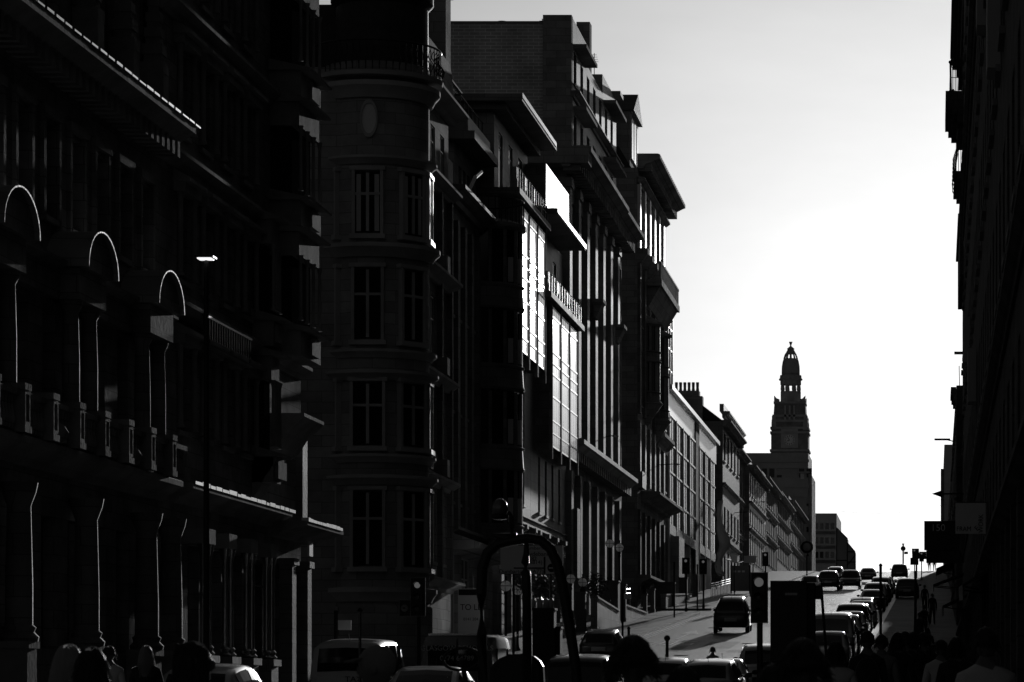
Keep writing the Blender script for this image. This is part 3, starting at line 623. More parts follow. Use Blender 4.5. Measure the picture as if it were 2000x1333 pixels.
    for i in range(6): MB().box(-23.19, -23.12, 150.6 + i * 1.5, 151.3 + i * 1.5, 27.8, 29.5).build('louvre', 'white', h)
    MB().box(-26.3, -23.1, 149.9, 160.1, 29.752, 29.84).build('cabin_roof', 'lead', h)
b5()

# ---------------------------------------------------------------- left side 6: pilastered office block with brick gable and two-storey attic
def b6():
    b = thing('brick_gable_office', 'tall stone office block with ribbed pilasters, heavy cornice and brick gable end', 'building'); fr = LF(20); y0, y1 = 172.3, 203.0
    core(b, -45, -20.6, y0, y1, 2, 29.6, 'grit'); n = 7; w = (y1 - y0) / n; ops = []
    for i in range(n):
        s = y0 + i * w
        ops.append((s + 1.35, s + w - .2, 14.6, 27.6)); ops.append((s + 1.1, s + w - .35, 5.5, 12.4))
    mb = MB(); wallgrid(mb, fr, y0, y1, 2, 29.6, ops, .5); g2 = GF(y0); mb.quad(g2.P(-45, 0, 2), g2.P(-20, 0, 2), g2.P(-20, 0, 29.6), g2.P(-45, 0, 29.6)); mb.build('wall', 'grit', b)
    for i, q in enumerate(ops):
        window(b, fr, *q, .46, 1, 0, 'dframe', 'glass', sill=False, hs=([.1, .22, .36, .5, .62, .75, .88] if i % 2 == 0 else [.45, .55]))
    for i in range(n + 1):
        s = y0 + i * w; a, c = (s - .05 if i else s), min(s + 1.15, y1)
        if c - a < .3: continue
        mb = MB(); fbox(mb, fr, a, c, 0, .22, 14.3, 28.2); fbox(mb, fr, a - .1, c + .1, 0, .32, 28.0, 28.5); mb.build('pilaster', 'rib', b)
        mb = MB(); fbox(mb, fr, a + .1, c - .1, 0, .3, 5, 12.6); mb.build('pilaster', 'rib', b)
    mb = MB(); cornice(mb, fr, y0 - 1.6, y1 - 11, 29.95, 1.1, 1.55, teeth=.9); mb.box(-40, -18.6, y0 - 1.7, y0 - .02, 29.0, 29.9); mb.build('cornice', 'grit', b)
    mb = MB(); cornice(mb, fr, y1 - 11, y1, 29.95, 1.1, 1.45, teeth=.9); mb.build('cornice', 'grit', b)
    mb = MB(); cornice(mb, fr, y0 - .5, y1, 14.3, 1.0, 1.05, teeth=1.1); mb.build('cornice', 'stone', b)
    for y in (184.0, 196.5):                                    # iron box balcony and bracket
        mb = MB(); fbox(mb, fr, y, y + 1.8, .22, .8, 23.2, 23.4); fprof(mb, fr, y + .3, y + 1.5, [(.22, 22.3), (.35, 22.3), (.75, 23.2), (.22, 23.2)]); mb.build('window_balcony', 'grit', b)
    # attic
    at = LF(20.35); ya = 178.0
    zs = [(ya, 185.5, 38.5), (185.5, 194.6, 37.3), (194.6, y1, 38.5)]; ops = []
    for k in range(7):
        s = 179.0 + k * 3.4; ops += [(s, s + 1.5, 31.0, 33.2), (s, s + 1.5, 34.9, 36.7)]
    for a, c, zt in zs:
        mb = MB(); wallgrid(mb, at, a, c, 29.9, zt, [q for q in ops if a < q[0] and q[1] < c], .35)
        mb.quad(at.P(a, 0, 29.9), at.P(a, -1.6, 29.9), at.P(a, -1.6, zt), at.P(a, 0, zt)); mb.build('attic_wall', 'pale', b)
        for q in ops:
            if a < q[0] and q[1] < c: window(b, at, *q, .3, 1, 0, sm='stone')
    mb = MB(); cornice(mb, at, ya - .1, y1 + .1, 34.3, .35, .5); mb.build('cornice', 'stone', b)
    for a, c, zt in (zs[0], zs[2]):
        for z in (33.6, 37.1):
            mb = MB(); fbox(mb, at, a + .9, c - .8, 0, .75, z - .2, z); mb.build('window_hood', 'grit', b)
    mb = MB(); mb.box(-21.95, -20.34, ya - .04, ya + .6, 29.96, 38.54); mb.build('gable_pier', 'grit', b)
    mb = MB(); mb.box(-45, -21.96, ya + .15, y1 - .2, 29.7, 38.1); mb.build('brick_gable', 'brick', b)
    mb = MB(); mb.box(-45, -21.96, ya + .1, ya + .5, 38.1, 38.22); mb.build('coping', 'lead', b)
    mb = MB(); mb.box(-30, -20.7, ya + .61, y1 - .2, 29.9, 37.0); mb.build('attic_core', 'grit', b)
    mb = MB(); mb.box(-29, -20.6, 196, 202, 38.1, 38.6); mb.build('roof', 'slate', b)
    mb = MB(); mb.box(-21.4, -19.9, 201.2, 203.05, 38.5, 38.75); mb.build('coping', 'lead', b)
    # projecting blade at street level and door hood
    mb = MB(); fbox(mb, fr, 173.4, 174.8, .0, .5, 6.8, 10.6); mb.build('portal_block', 'stone', b)
b6()

# ---------------------------------------------------------------- left side 7: ornate block with balconies, curved oriels and dormers
def b7():
    b = thing('ornate_balcony_building', 'ornate dark block with stone balconies, curved oriels, dormers and deep eaves', 'building'); fr = LF(20); y0, y1 = 213.8, 236.4
    core(b, -45, -20.55, y0, y1, 3, 35.2, 'grit'); n = 6; w = (y1 - y0) / n; ops = []
    rows = [(8.5, 12.3), (15.6, 18.6), (20.2, 24.0), (25.6, 29.0), (31.0, 34.6)]
    for i in range(n):
        s = y0 + i * w + .95
        for a, c in rows: ops.append((s, s + w - 1.3, a, c))
    mb = MB(); wallgrid(mb, fr, y0, y1, 3, 36, ops, .5); g2 = GF(y0); mb.quad(g2.P(-45, 0, 3), g2.P(-20, 0, 3), g2.P(-20, 0, 36), g2.P(-45, 0, 36)); mb.build('wall', 'grit', b)
    for q in ops: window(b, fr, *q, .46, 1, 1, 'dframe', 'glass', sm='stone')
    for i in range(n + 1):
        s = y0 + i * w; a, c = max(s - .1, y0), min(s + .75, y1)
        if c - a < .3: continue
        mb = MB(); fbox(mb, fr, a, c, 0, .2, 19.5, 29.6); mb.build('pilaster', 'stone', b)
        mb = MB(); fbox(mb, fr, a, c, 0, .2, 30.6, 35); mb.build('pilaster', 'white', b)  # white tone puts the upper storey's sunlight into the pilasters
        mb = MB(); fbox(mb, fr, a, c, 0, .2, 14.9, 19); mb.build('pilaster', 'pale', b)
        mb = MB(); fbox(mb, fr, a + .1, c - .1, 0, .2, 7, 13); mb.build('pilaster', 'stone', b)
        mb = MB(); fbox(mb, fr, a, c, 0, .7, 30.2, 30.6); fprof(mb, fr, a, c, [(0, 29.6), (.3, 29.7), (.65, 30.2), (0, 30.2)]); mb.build('bracket', 'grit', b)
    # eaves cornice
    mb = MB(); cornice(mb, fr, y0 + .2, y1 - .5, 37.0, 1.0, 1.5, teeth=.9); mb.build('eaves_cornice', 'grit', b)
    mb = MB(); cornice(mb, fr, y0, y1 - 2, 35.4, .5, .5); mb.build('cornice', 'grit', b)
    # roof with dormer and end gable
    g2 = GF(y0 + .4); mb = MB(); mb.prism([g2.P(-20.4, 0, 36), g2.P(-25.5, 0, 44.5), g2.P(-40, 0, 44.5), g2.P(-40, 0, 36)], [(-20.4, y1 - .4, 36), (-25.5, y1 - .4, 44.5), (-40, y1 - .4, 44.5), (-40, y1 - .4, 36)]); mb.build('roof', 'slate', b)
    for y, x in ((221.0, -21.2),):
        mb = MB(); mb.box(x - 3.2, x, y, y + 6.2, 37.0, 41.2); d_ = mb.build('dormer', 'grit', b)
        mb = MB(); mb.prism([(x - 3.4, y - .25, 41.2), (x - 3.4, y + 3.1, 42.9), (x - 3.4, y + 6.45, 41.2)], [(x + .3, y - .25, 41.2), (x + .3, y + 3.1, 42.9), (x + .3, y + 6.45, 41.2)]); mb.build('dormer_roof', 'slate', d_)
        for k in range(3): MB().box(x, x + .08, y + .7 + k * 1.8, y + 1.9 + k * 1.8, 38.0, 40.8).build('dormer_window', 'frame', d_)
    mb = MB(); mb.box(-23.2, -21.9, 230.3, 231.8, 37, 40.0); mb.box(-23.3, -21.8, 230.2, 231.9, 40.0, 40.3); mb.build('chimney', 'stone', b)
    mb = MB(); mb.box(-24.2, -23.3, y0 + .8, y0 + 2, 36, 46); mb.build('chimney', 'grit', b)
    # big stone balcony and curved oriels under it
    mb = MB(); fbox(mb, fr, 219, 234.3, 0, 1.2, 28.75, 29.2); fprof(mb, fr, 219.4, 234, [(0, 27.3), (.25, 27.35), (.6, 28.0), (1.05, 28.75), (0, 28.75)]); mb.build('balcony', 'grit', b)
    mb = MB(); fbox(mb, fr, 219, 234.3, 1.0, 1.16, 30.3, 30.45)
    for i in range(18): s = 219.1 + i * .87; fbox(mb, fr, s, s + .22, 1.02, 1.14, 29.2, 30.3)
    mb.build('balustrade', 'grit', b)
    for cy, zb, zt in ((219.5, 20.6, 26.2), (226.5, 20.0, 26.2)):
        c = (-20.1, cy, 0)
        mb = MB(); mb.lathe([(.25, zb - 1.6), (.7, zb - .9), (1.25, zb - .1), (1.35, zb), (1.2, zb + .1)], c, 16, -95, 95); mb.build('corbel', 'grit', b)
        for za in (zb, (zb + zt) / 2): 
            mb = MB(); mb.lathe([(1.15, za), (1.25, za + .1), (1.15, za + .2), (1.12, za + .7), (1.25, za + .75), (1.1, za + .85)], c, 16, -95, 95); mb.build('oriel_band', 'stone', b)
        mb = MB(); mb.lathe([(1.0, zb), (1.0, zt)], c, 10, -95, 95); mb.build('oriel_glass', 'glass', b)
        for k in range(7):
            a = R(-90 + k * 30); x, y = c[0] + 1.06 * math.cos(a), c[1] + 1.06 * math.sin(a); mb = MB(); mb.box(x - .08, x + .08, y - .08, y + .08, zb, zt); mb.build('oriel_mullion', 'pale', b)
        mb = MB(); mb.lathe([(1.1, zt - .3), (1.35, zt - .15), (1.35, zt), (.2, zt + .6)], c, 16, -95, 95); mb.build('oriel_cap', 'grit', b)
    for (a, c, z, p, h) in ((216.5, 236.2, 14.4, 1.3, .7), (213.8, 225, 8.6, .9, .7), (227.5, 236, 19.4, .7, 1.1)):
        mb = MB(); cornice(mb, fr, a, c, z, h, p); mb.build('canopy', 'grit', b)
    mb = MB(); fbox(mb, fr, 214.2, 217.0, 0, .3, 14.5, 15.6); mb.build('panel', 'pale', b)
b7()

# ---------------------------------------------------------------- left side 8: glass-fronted modern offices
def b8():
    b = thing('glass_office', 'modern glass-fronted offices with a white frame grid and bright white roof fascia', 'building'); fr = LF(20); y0, y1 = 236.8, 291.0
    core(b, -45, -20.7, y0, y1, 4, 23.6, 'dark'); core(b, -45, -24.0, y0 + .05, y1, 5, 24, 'soot2', 'rear_block')
    mb = MB(); mb.box(-45, -20.0, y0, y0 + 1.4, 5, 23.8); mb.build('end_wall', 'soot', b)
    n = 7; w = (y1 - y0 - 8) / n; zz_ = [13.4, 15.3, 17.4, 19.5, 21.7]
    for i in range(n):
        s = y0 + 1.6 + i * w + (4.2 if i > 3 else 0)
        for k in range(len(zz_) - 1):
            mb = MB(); fbox(mb, fr, s + .08, s + w - .08, -.5, .0, zz_[k] + .06, zz_[k + 1] - .06); p = mb.build('glass_pane', 'glass2', b)
            mb = MB()
            for j in range(1, 4): t = s + w * j / 4; fbox(mb, fr, t - .03, t + .03, 0, .04, zz_[k] + .06, zz_[k + 1] - .06)
            mb.build('mullion', 'frame', p)
        mb = MB(); fbox(mb, fr, s - .1, s + .1, -.5, .14, 7, 21.7); mb.build('column', 'white', b)
        for z in zz_:
            mb = MB(); fbox(mb, fr, s + .1, s + w - .1, -.5, .1, z - .07, z + .07); mb.build('transom', 'white', b)
        mb = MB(); fbox(mb, fr, s + .1, s + w - .1, -.5, .12, 12.7, 13.33); mb.build('fascia_beam', 'pale', b)
    mb = MB(); fbox(mb, fr, y0 + 1.5, y1, -.9, .0, 21.78, 23.5); mb.build('roof_fascia', 'fascia', b)
    mb = MB(); fprof(mb, fr, y0 + 1.3, y1, [(-3, 23.5), (.35, 23.5), (.35, 23.85), (-3, 24.5)]); mb.build('roof', 'fascia', b)
    MB().box(-20.01, -19.9, y0 + 1.6 + 4 * w + .1, y0 + 1.6 + 4 * w + 4.0, 7, 23.4).build('recess_panel', 'soot', b)
    # taller set-back glass tower
    mb = MB(); mb.box(-45, -20.3, y0 + .3, y0 + 8.6, 24, 31.2); mb.build('tower_glass', 'glass2', b)
    f2 = LF(20.3)
    for i in range(5):
        s = y0 + .3 + i * 2.07; MB().box(-20.3, -20.2, s - .06, s + .06, 23.9, 31.2).build('mullion', 'white', b)
    for z in (25.4, 27.0, 28.6, 30.2): MB().box(-20.31, -20.22, y0 + .3, y0 + 8.6, z - .05, z + .05).build('transom', 'white', b)
    mb = MB(); fbox(mb, fr, y0 + 2, y0 + 7, 0, .8, 6, 12.5); mb.build('entrance_wall', 'pale', b)
b8()

# ---------------------------------------------------------------- left side 9: old gabled block and the stepped Georgian row
def house(name, label, y0, y1, ztop, rows, ncol, m='stone', roofh=2.5, chim=True, lit='pale', L=20, attic=True):
    b = thing(name, label, 'building'); fr = LF(L); zb = g(y0) - 2
    core(b, -36, -L - .4, y0 + .05, y1, zb, ztop, 'grit'); ops = []; w = (y1 - y0) / ncol
    for i in range(ncol):
        for a, c in rows: ops.append((y0 + i * w + w * .28, y0 + (i + 1) * w - w * .22, a, c))
    mb = MB(); wallgrid(mb, fr, y0, y1, zb, ztop, ops, .35); g2 = GF(y0); mb.quad(g2.P(-36, 0, zb), g2.P(-L, 0, zb), g2.P(-L, 0, ztop), g2.P(-36, 0, ztop)); mb.build('wall', m, b)
    for q in ops: window(b, fr, *q, .3, 1, 1, 'frame', 'glass', sm=lit)
    mb = MB(); cornice(mb, fr, y0, y1, ztop + .1, .6, .8, teeth=.7); mb.build('cornice', 'grit', b)
    for r0, r1 in zip(rows, rows[1:]):
        z = (r0[1] + r1[0]) / 2; mb = MB(); cornice(mb, fr, y0, y1, z, .3, .3); mb.build('string_course', 'stone', b)
    mb = MB(); mb.prism([(-L + .1, y0, ztop + .1), (-L - 5, y0, ztop + roofh), (-36, y0, ztop + .1)], [(-L + .1, y1, ztop + .1), (-L - 5, y1, ztop + roofh), (-36, y1, ztop + .1)]); mb.build('roof', 'slate', b)
    if attic:
        mb = MB(); fbox(mb, fr, y0 + .6, y1 - .6, -.4, -.15, ztop + .1, ztop + .75); mb.build('parapet', lit, b)
    if chim:
        mb = MB(); mb.box(-L - 6.5, -L - 3.5, y1 - 1.2, y1 - .2, ztop, ztop + roofh + 1.2); c = mb.build('chimney', 'grit', b)
        for k in range(4):
            mb = MB(); mb.lathe([(.16, 0), (.12, .8)], (-L - 6.1 + k * .75, y1 - .7, ztop + roofh + 1.2), 8); mb.build('chimney_pot', 'grit', c)
    return b
def b9():
    b = house('gabled_corner_block', 'dark gabled old block with a row of chimney pots beside the glass offices', 300, 325.5, 26.6, [(11.5, 14.4), (16.4, 18.6), (23.0, 25.6)], 5, 'stone', .3, False, 'pale', attic=False)
    mb = MB(); mb.prism([(-20.1, 300.1, 26.7), (-22.6, 300.1, 28.6), (-25, 300.1, 29.0), (-31, 300.1, 29), (-31, 300.1, 26.7)], [(-20.1, 325, 26.7), (-22.6, 325, 28.6), (-25, 325, 29.0), (-31, 325, 29), (-31, 325, 26.7)]); mb.build('roof', 'slate', b)
    mb = MB(); mb.box(-24.9, -21.9, 299.6, 301.2, 20, 28.9); mb.build('gable', 'grit', b)
    mb = MB(); mb.box(-24.6, -22.2, 299.5, 301.0, 28.9, 29.4); c = mb.build('chimney', 'grit', b)
    for k in range(6):
        mb = MB(); mb.lathe([(.17, 0), (.13, .3), (.15, .85)], (-24.4 + k * .4, 300.2, 29.4), 8); mb.build('chimney_pot', 'grit', c)
    fr = LF(20); mb = MB(); fbox(mb, fr, 300.2, 325, -.1, .06, 22.2, 26.0); 
    mb = MB(); cornice(mb, fr, 299.7, 325.8, 27.5, .6, .7); fbox(mb, fr, 299.9, 325.4, -.3, .1, 27.5, 28.2); mb.build('attic_cornice', 'pale', b)
    window(b, GF(300), -21.6, -20.5, 23.6, 25.2, .05, 1, 1, 'frame', 'blind')
    house('georgian_house', 'narrow dark town house with a sloping attic window beside the gabled block', 326, 342.5, 26.0, [(14, 16.8), (18.2, 20.6), (22, 24.6)], 4, 'soot2', 2.5, True, 'stone', 20.5)  # row's shade put into darker wall colours; only the wide house stays pale
    house('georgian_house', 'wide town house with sunlit attic storey and pale ground floor', 343, 377, 25.6, [(15.5, 18.3), (19.4, 21), (22.6, 24.8)], 8, 'pale', 2.2, False)
    house('georgian_house', 'darker town house between the sunlit attic house and the hilltop pair', 377.5, 411.5, 26.8, [(17, 19.5), (20.8, 22.6), (24, 26)], 8, 'soot2', 2.5, True, 'stone', 20.35)
    house('georgian_house', 'stepped dark town house with dormers just below the modern slab block', 412, 455, 27.4, [(19, 21), (22.2, 24), (25, 26.6)], 9, 'soot2', 2.8, True, 'stone', 20.6)
    house('georgian_house', 'last dark town house of the row against the modern slab block', 456, 506, 29.0, [(20, 22.2), (23.5, 25.4), (26.6, 28.2)], 9, 'soot2', 2.6, True, 'stone', 20.8)
b9()
def b10():
    b = thing('slab_block', 'grey modern slab block with strip windows standing below the church tower', 'building'); y = 512; fr = GF(y)
    ops = []
    for r, z in enumerate((36.2, 31.6, 27.4, 23.5)):
        for i in range(7): x = -27.9 + i * 1.2; ops.append((x, x + .95, z, z + 1.55))
    mb = MB(); wallgrid(mb, fr, -40, -20.35, 14, 40.2, ops, .3); mb.quad((-20.35, y, 14), (-20.35, y + 16, 14), (-20.35, y + 16, 40.2), (-20.35, y, 40.2)); mb.quad((-40, y, 40.2), (-20.35, y, 40.2), (-20.35, y + 16, 40.2), (-40, y + 16, 40.2)); mb.build('wall', mat('concrete', .48, .8, .2, amp=.2, scale=.3), b)
    core(b, -40, -20.5, y + .35, y + 15.8, 14, 40, 'soot2')
    for i, q in enumerate(ops): window(b, fr, *q, .26, 0, 0, 'frame', 'blind' if i in (3, 4, 11, 12, 19) else 'glass', sill=False)
    for z in (38.7, 34.6, 30.3, 26.2): 
        mb = MB(); fbox(mb, fr, -40, -20.2, 0, .12, z, z + .5); mb.build('floor_band', 'concrete', b)
    mb = MB(); mb.box(-20.3, -19.9, y, y + 16, 14, 36.8)
    mb.build('side_wing', 'pale', b)
    for i in range(4): MB().box(-19.9, -19.75, y + 1 + i * 4, y + 3 + i * 4, 15, 36.6).build('fin', 'white', b)
    MB().box(-22, -20.1, y - .3, y + .0, 36.9, 37.2).build('balcony', 'concrete', b); MB().box(-21.6, -21.0, y - .1, y - .02, 36.0, 36.9 - .01).build('pane', 'white', b)
b10()

# ---------------------------------------------------------------- church tower on the hill
def church():
    b = thing('church_tower', 'tall dark church clock tower with an elongated dome and urn finial', 'church tower'); D = 560.0; cx, cy = -25.55, D + 3.4
    k = D / F
    def zp(py): return (HY - py) * k
    hw = 3.25
    mb = MB()
    def tier(w0, w1, pa, pb): mb.hexa([(cx - w0, cy - w0, zp(pa)), (cx + w0, cy - w0, zp(pa)), (cx + w0, cy + w0, zp(pa)), (cx - w0, cy + w0, zp(pa)), (cx - w1, cy - w1, zp(pb)), (cx + w1, cy - w1, zp(pb)), (cx + w1, cy + w1, zp(pb)), (cx - w1, cy + w1, zp(pb))])
    tier(3.32, 3.27, 1100, 845); tier(3.2, 3.05, 845, 824); tier(2.95, 2.7, 824, 784)
    mb.build('shaft', 'soot2', b)
    for pa, w in ((880, 3.5), (845, 3.45), (836, 3.42), (822, 3.2), (812, 3.05), (786, 2.85)):
        MB().box(cx - w, cx + w, cy - w, cy + w, zp(pa) - .18, zp(pa) + .2).build('band', 'grit2', b)
    for s in (-1, 1):                                           # scrolls and corner blocks
        for q in (-1, 1):
            x, y = cx + s * 2.8, cy + q * 2.8
            for (a, c, w) in ((840, 824, .42), (822, 812, .34)): MB().box(x - w, x + w, y - w, y + w, zp(a), zp(c)).build('corner_block', 'grit2', b)
            mb = MB(); x, y = cx + s * 2.62, cy + q * 2.62; mb.prism([(x + s * .15, y - .3, zp(784)), (x + s * .15, y - .3, zp(772)), (x - s * .35, y - .3, zp(778)), (x - s * .8, y - .3, zp(779.5)), (x - s * .8, y - .3, zp(784))], [(x + s * .15, y + .3, zp(784)), (x + s * .15, y + .3, zp(772)), (x - s * .35, y + .3, zp(778)), (x - s * .8, y + .3, zp(779.5)), (x - s * .8, y + .3, zp(784))]); mb.build('acroterion', 'grit2', b)
    f = GF(cy - 3.27)
    MB().box(cx - 1.5, cx + 1.5, cy - 3.36, cy - 3.27, zp(875), zp(838)).build('clock_panel', 'concrete', b)
    z0 = zp(860); mb = MB(); n = 28
    mb.prism([(cx + .92 * math.cos(2 * math.pi * i / n), cy - 3.44, z0 + .92 * math.sin(2 * math.pi * i / n)) for i in range(n)], [(cx + .92 * math.cos(2 * math.pi * i / n), cy - 3.36, z0 + .92 * math.sin(2 * math.pi * i / n)) for i in range(n)])
    cf = mb.build('clock_face', mat('clock', .8, .7, .2), b); mb = MB()
    for i in range(12):
        a = R(30 * i); c_, s_ = math.cos(a), math.sin(a); mb.prism([(cx + c_ * r - s_ * t, cy - 3.47, z0 + s_ * r + c_ * t) for r, t in ((.62, -.07), (.84, -.07), (.84, .07), (.62, .07))], [(cx + c_ * r - s_ * t, cy - 3.445, z0 + s_ * r + c_ * t) for r, t in ((.62, -.07), (.84, -.07), (.84, .07), (.62, .07))])
    mb.build('numeral', 'dark', cf)
    mb = MB()
    for a, l, w in ((R(200), .42, .06), (R(122), .6, .045)):
        c_, s_ = math.cos(a), math.sin(a); mb.prism([(cx + c_ * r - s_ * t, cy - 3.5, z0 + s_ * r + c_ * t) for r, t in ((0, -w), (l, -w), (l, w), (0, w))], [(cx + c_ * r - s_ * t, cy - 3.475, z0 + s_ * r + c_ * t) for r, t in ((0, -w), (l, -w), (l, w), (0, w))])
    mb.build('clock_hand', 'dark', cf)
    for s in (-.8, 0, .8): MB().box(cx + s - .16, cx + s + .16, cy - 3.05, cy - 2.6, zp(822), zp(792)).build('pilaster', 'concrete', b)
    c = (cx + .05, cy, 0)
    MB().lathe([(1.8, zp(784)), (1.8, zp(762))], c, 20).build('drum', 'grit2', b)
    for i in range(8):
        a = R(i * 45 + 22.5); x, y = c[0] + 1.55 * math.cos(a), c[1] + 1.55 * math.sin(a); MB().lathe([(.28, zp(763)), (.36, zp(757)), (.28, zp(748))], (x, y, 0), 8).build('column', 'grit2', b, True)
    MB().lathe([(1.85, zp(748.5)), (1.85, zp(740)), (1.95, zp(739)), (1.9, zp(730))], c, 20).build('drum', 'grit2', b)
    for i in range(8):
        a = R(i * 45); x, y = c[0] + 1.9 * math.cos(a), c[1] + 1.9 * math.sin(a); MB().ball((x, y, zp(738)), .22, n=8, m=6).build('boss', 'grit2', b)
    dome = [(1.62, 730), (1.62, 722), (1.58, 712), (1.42, 702), (1.25, 697)]
    mb = MB(); mb.lathe([(r, zp(p)) for r, p in dome], c, 24); mb.build('dome', 'grit2', b, True)
    for i in range(10):
        a = R(i * 36 + 18); mb = MB(); mb.tube([(c[0] + r * math.cos(a), c[1] + r * math.sin(a), zp(p)) for r, p in ((1.22, 698), (1.05, 692), (.88, 687.5))], .15, 6); mb.build('dome_rib', 'grit2', b)
    mb = MB(); mb.lathe([(.98, zp(688)), (.85, zp(685)), (.55, zp(679)), (.68, zp(678.5)), (.68, zp(677.5)), (.3, zp(674)), (.12, zp(672)), (.14, zp(670)), (.3, zp(665)), (.36, zp(664)), (.3, zp(663.8))], c, 20); mb.build('urn_finial', 'grit2', b, True)
church()
for i, (x, y, z, lab) in enumerate(((-22.6, 183, 38.1, 'thin aerial mast on the brick gable office roof'), (-23.5, 198, 38.7, 'second thin aerial on the far end of the brick gable office'), (-24, 224, 44.5, 'aerial on the ornate building roof ridge'))):
    t = thing('roof_aerial', lab, 'aerial', (x, y, z)); mb = MB(); mb.tube([(0, 0, -.5), (0, 0, 1.3)], .03, 5); mb.build('mast', 'iron', t)
    for k in range(4): mb = MB(); mb.tube([(-.3 + k * .04, 0, .7 + k * .16), (.3 - k * .04, 0, .7 + k * .16)], .015, 4); mb.build('rod', 'iron', t)
for i in range(4):
    t = thing('roof_vent', ('squat cowled vent on the brick gable office roof', 'second cowled vent behind the gable parapet', 'third cowled vent behind the gable parapet', 'small cowled vent at the far roof end')[i], 'vent', (-24.5 - i * 1.4, 180 + i, 38.09)); mb = MB(); mb.lathe([(.22, 0), (.22, .3), (.38, .33), (.3, .5), (.05, .55)], (0, 0, 0), 12); mb.build('cowl', 'lead', t, True); mb = MB(); mb.lathe([(.3, 0), (.3, .08)], (0, 0, 0), 12); mb.build('collar', 'lead', t)
def far():
    b = thing('far_block', 'low grey block with a round street clock in front at the top of the hill', 'building'); y = 600
    def X(px): return (px - VX) * y / F
    def Z(py): return (HY - py) * y / F
    MB().box(X(1450), X(1634), y, y + 30, 10, Z(1003)).build('wall', 'concrete', b)
    for i in range(3):
        MB().box(X(1590), X(1632), y - .15, y + .0, Z(1100 - i * 28), Z(1094 - i * 28)).build('floor_band', 'stone', b)
        for k in range(4): MB().box(X(1591 + k * 10.5), X(1598 + k * 10.5), y - .06, y - .01, Z(1090 - i * 28), Z(1078 - i * 28)).build('window', 'glass', b)
    c = thing('glazed_stair_block', 'angular glazed stair tower with a sloping steel frame on the hill crest', 'building'); y2 = 560
    def X2(px): return (px - VX) * y2 / F
    def Z2(py): return (HY - py) * y2 / F
    pts = [(1634, 1130), (1634, 1031), (1655, 1052), (1655, 1060), (1670, 1078), (1670, 1130)]
    mb = MB(); mb.prism([(X2(a), y2, Z2(p)) for a, p in pts], [(X2(a), y2 + 8, Z2(p)) for a, p in pts]); mb.build('glazing', mat('fogglass', .16, .4, .4, amp=.2, scale=.4), c)
    for a, p in (((1634, 1130), (1634, 1031)), ((1634, 1031), (1655, 1052)), ((1655, 1052), (1655, 1130)), ((1655, 1060), (1670, 1078)), ((1670, 1078), (1670, 1130)), ((1634, 1095), (1655, 1095)), ((1655, 1078), (1670, 1078)), ((1655, 1105), (1670, 1085)), ((1655, 1098), (1670, 1098))):
        mb = MB(); mb.tube([(X2(a[0]), y2 - .1, Z2(a[1])), (X2(p[0]), y2 - .1, Z2(p[1]))], .09, 6); mb.build('frame_bar', 'dark', c)
far()

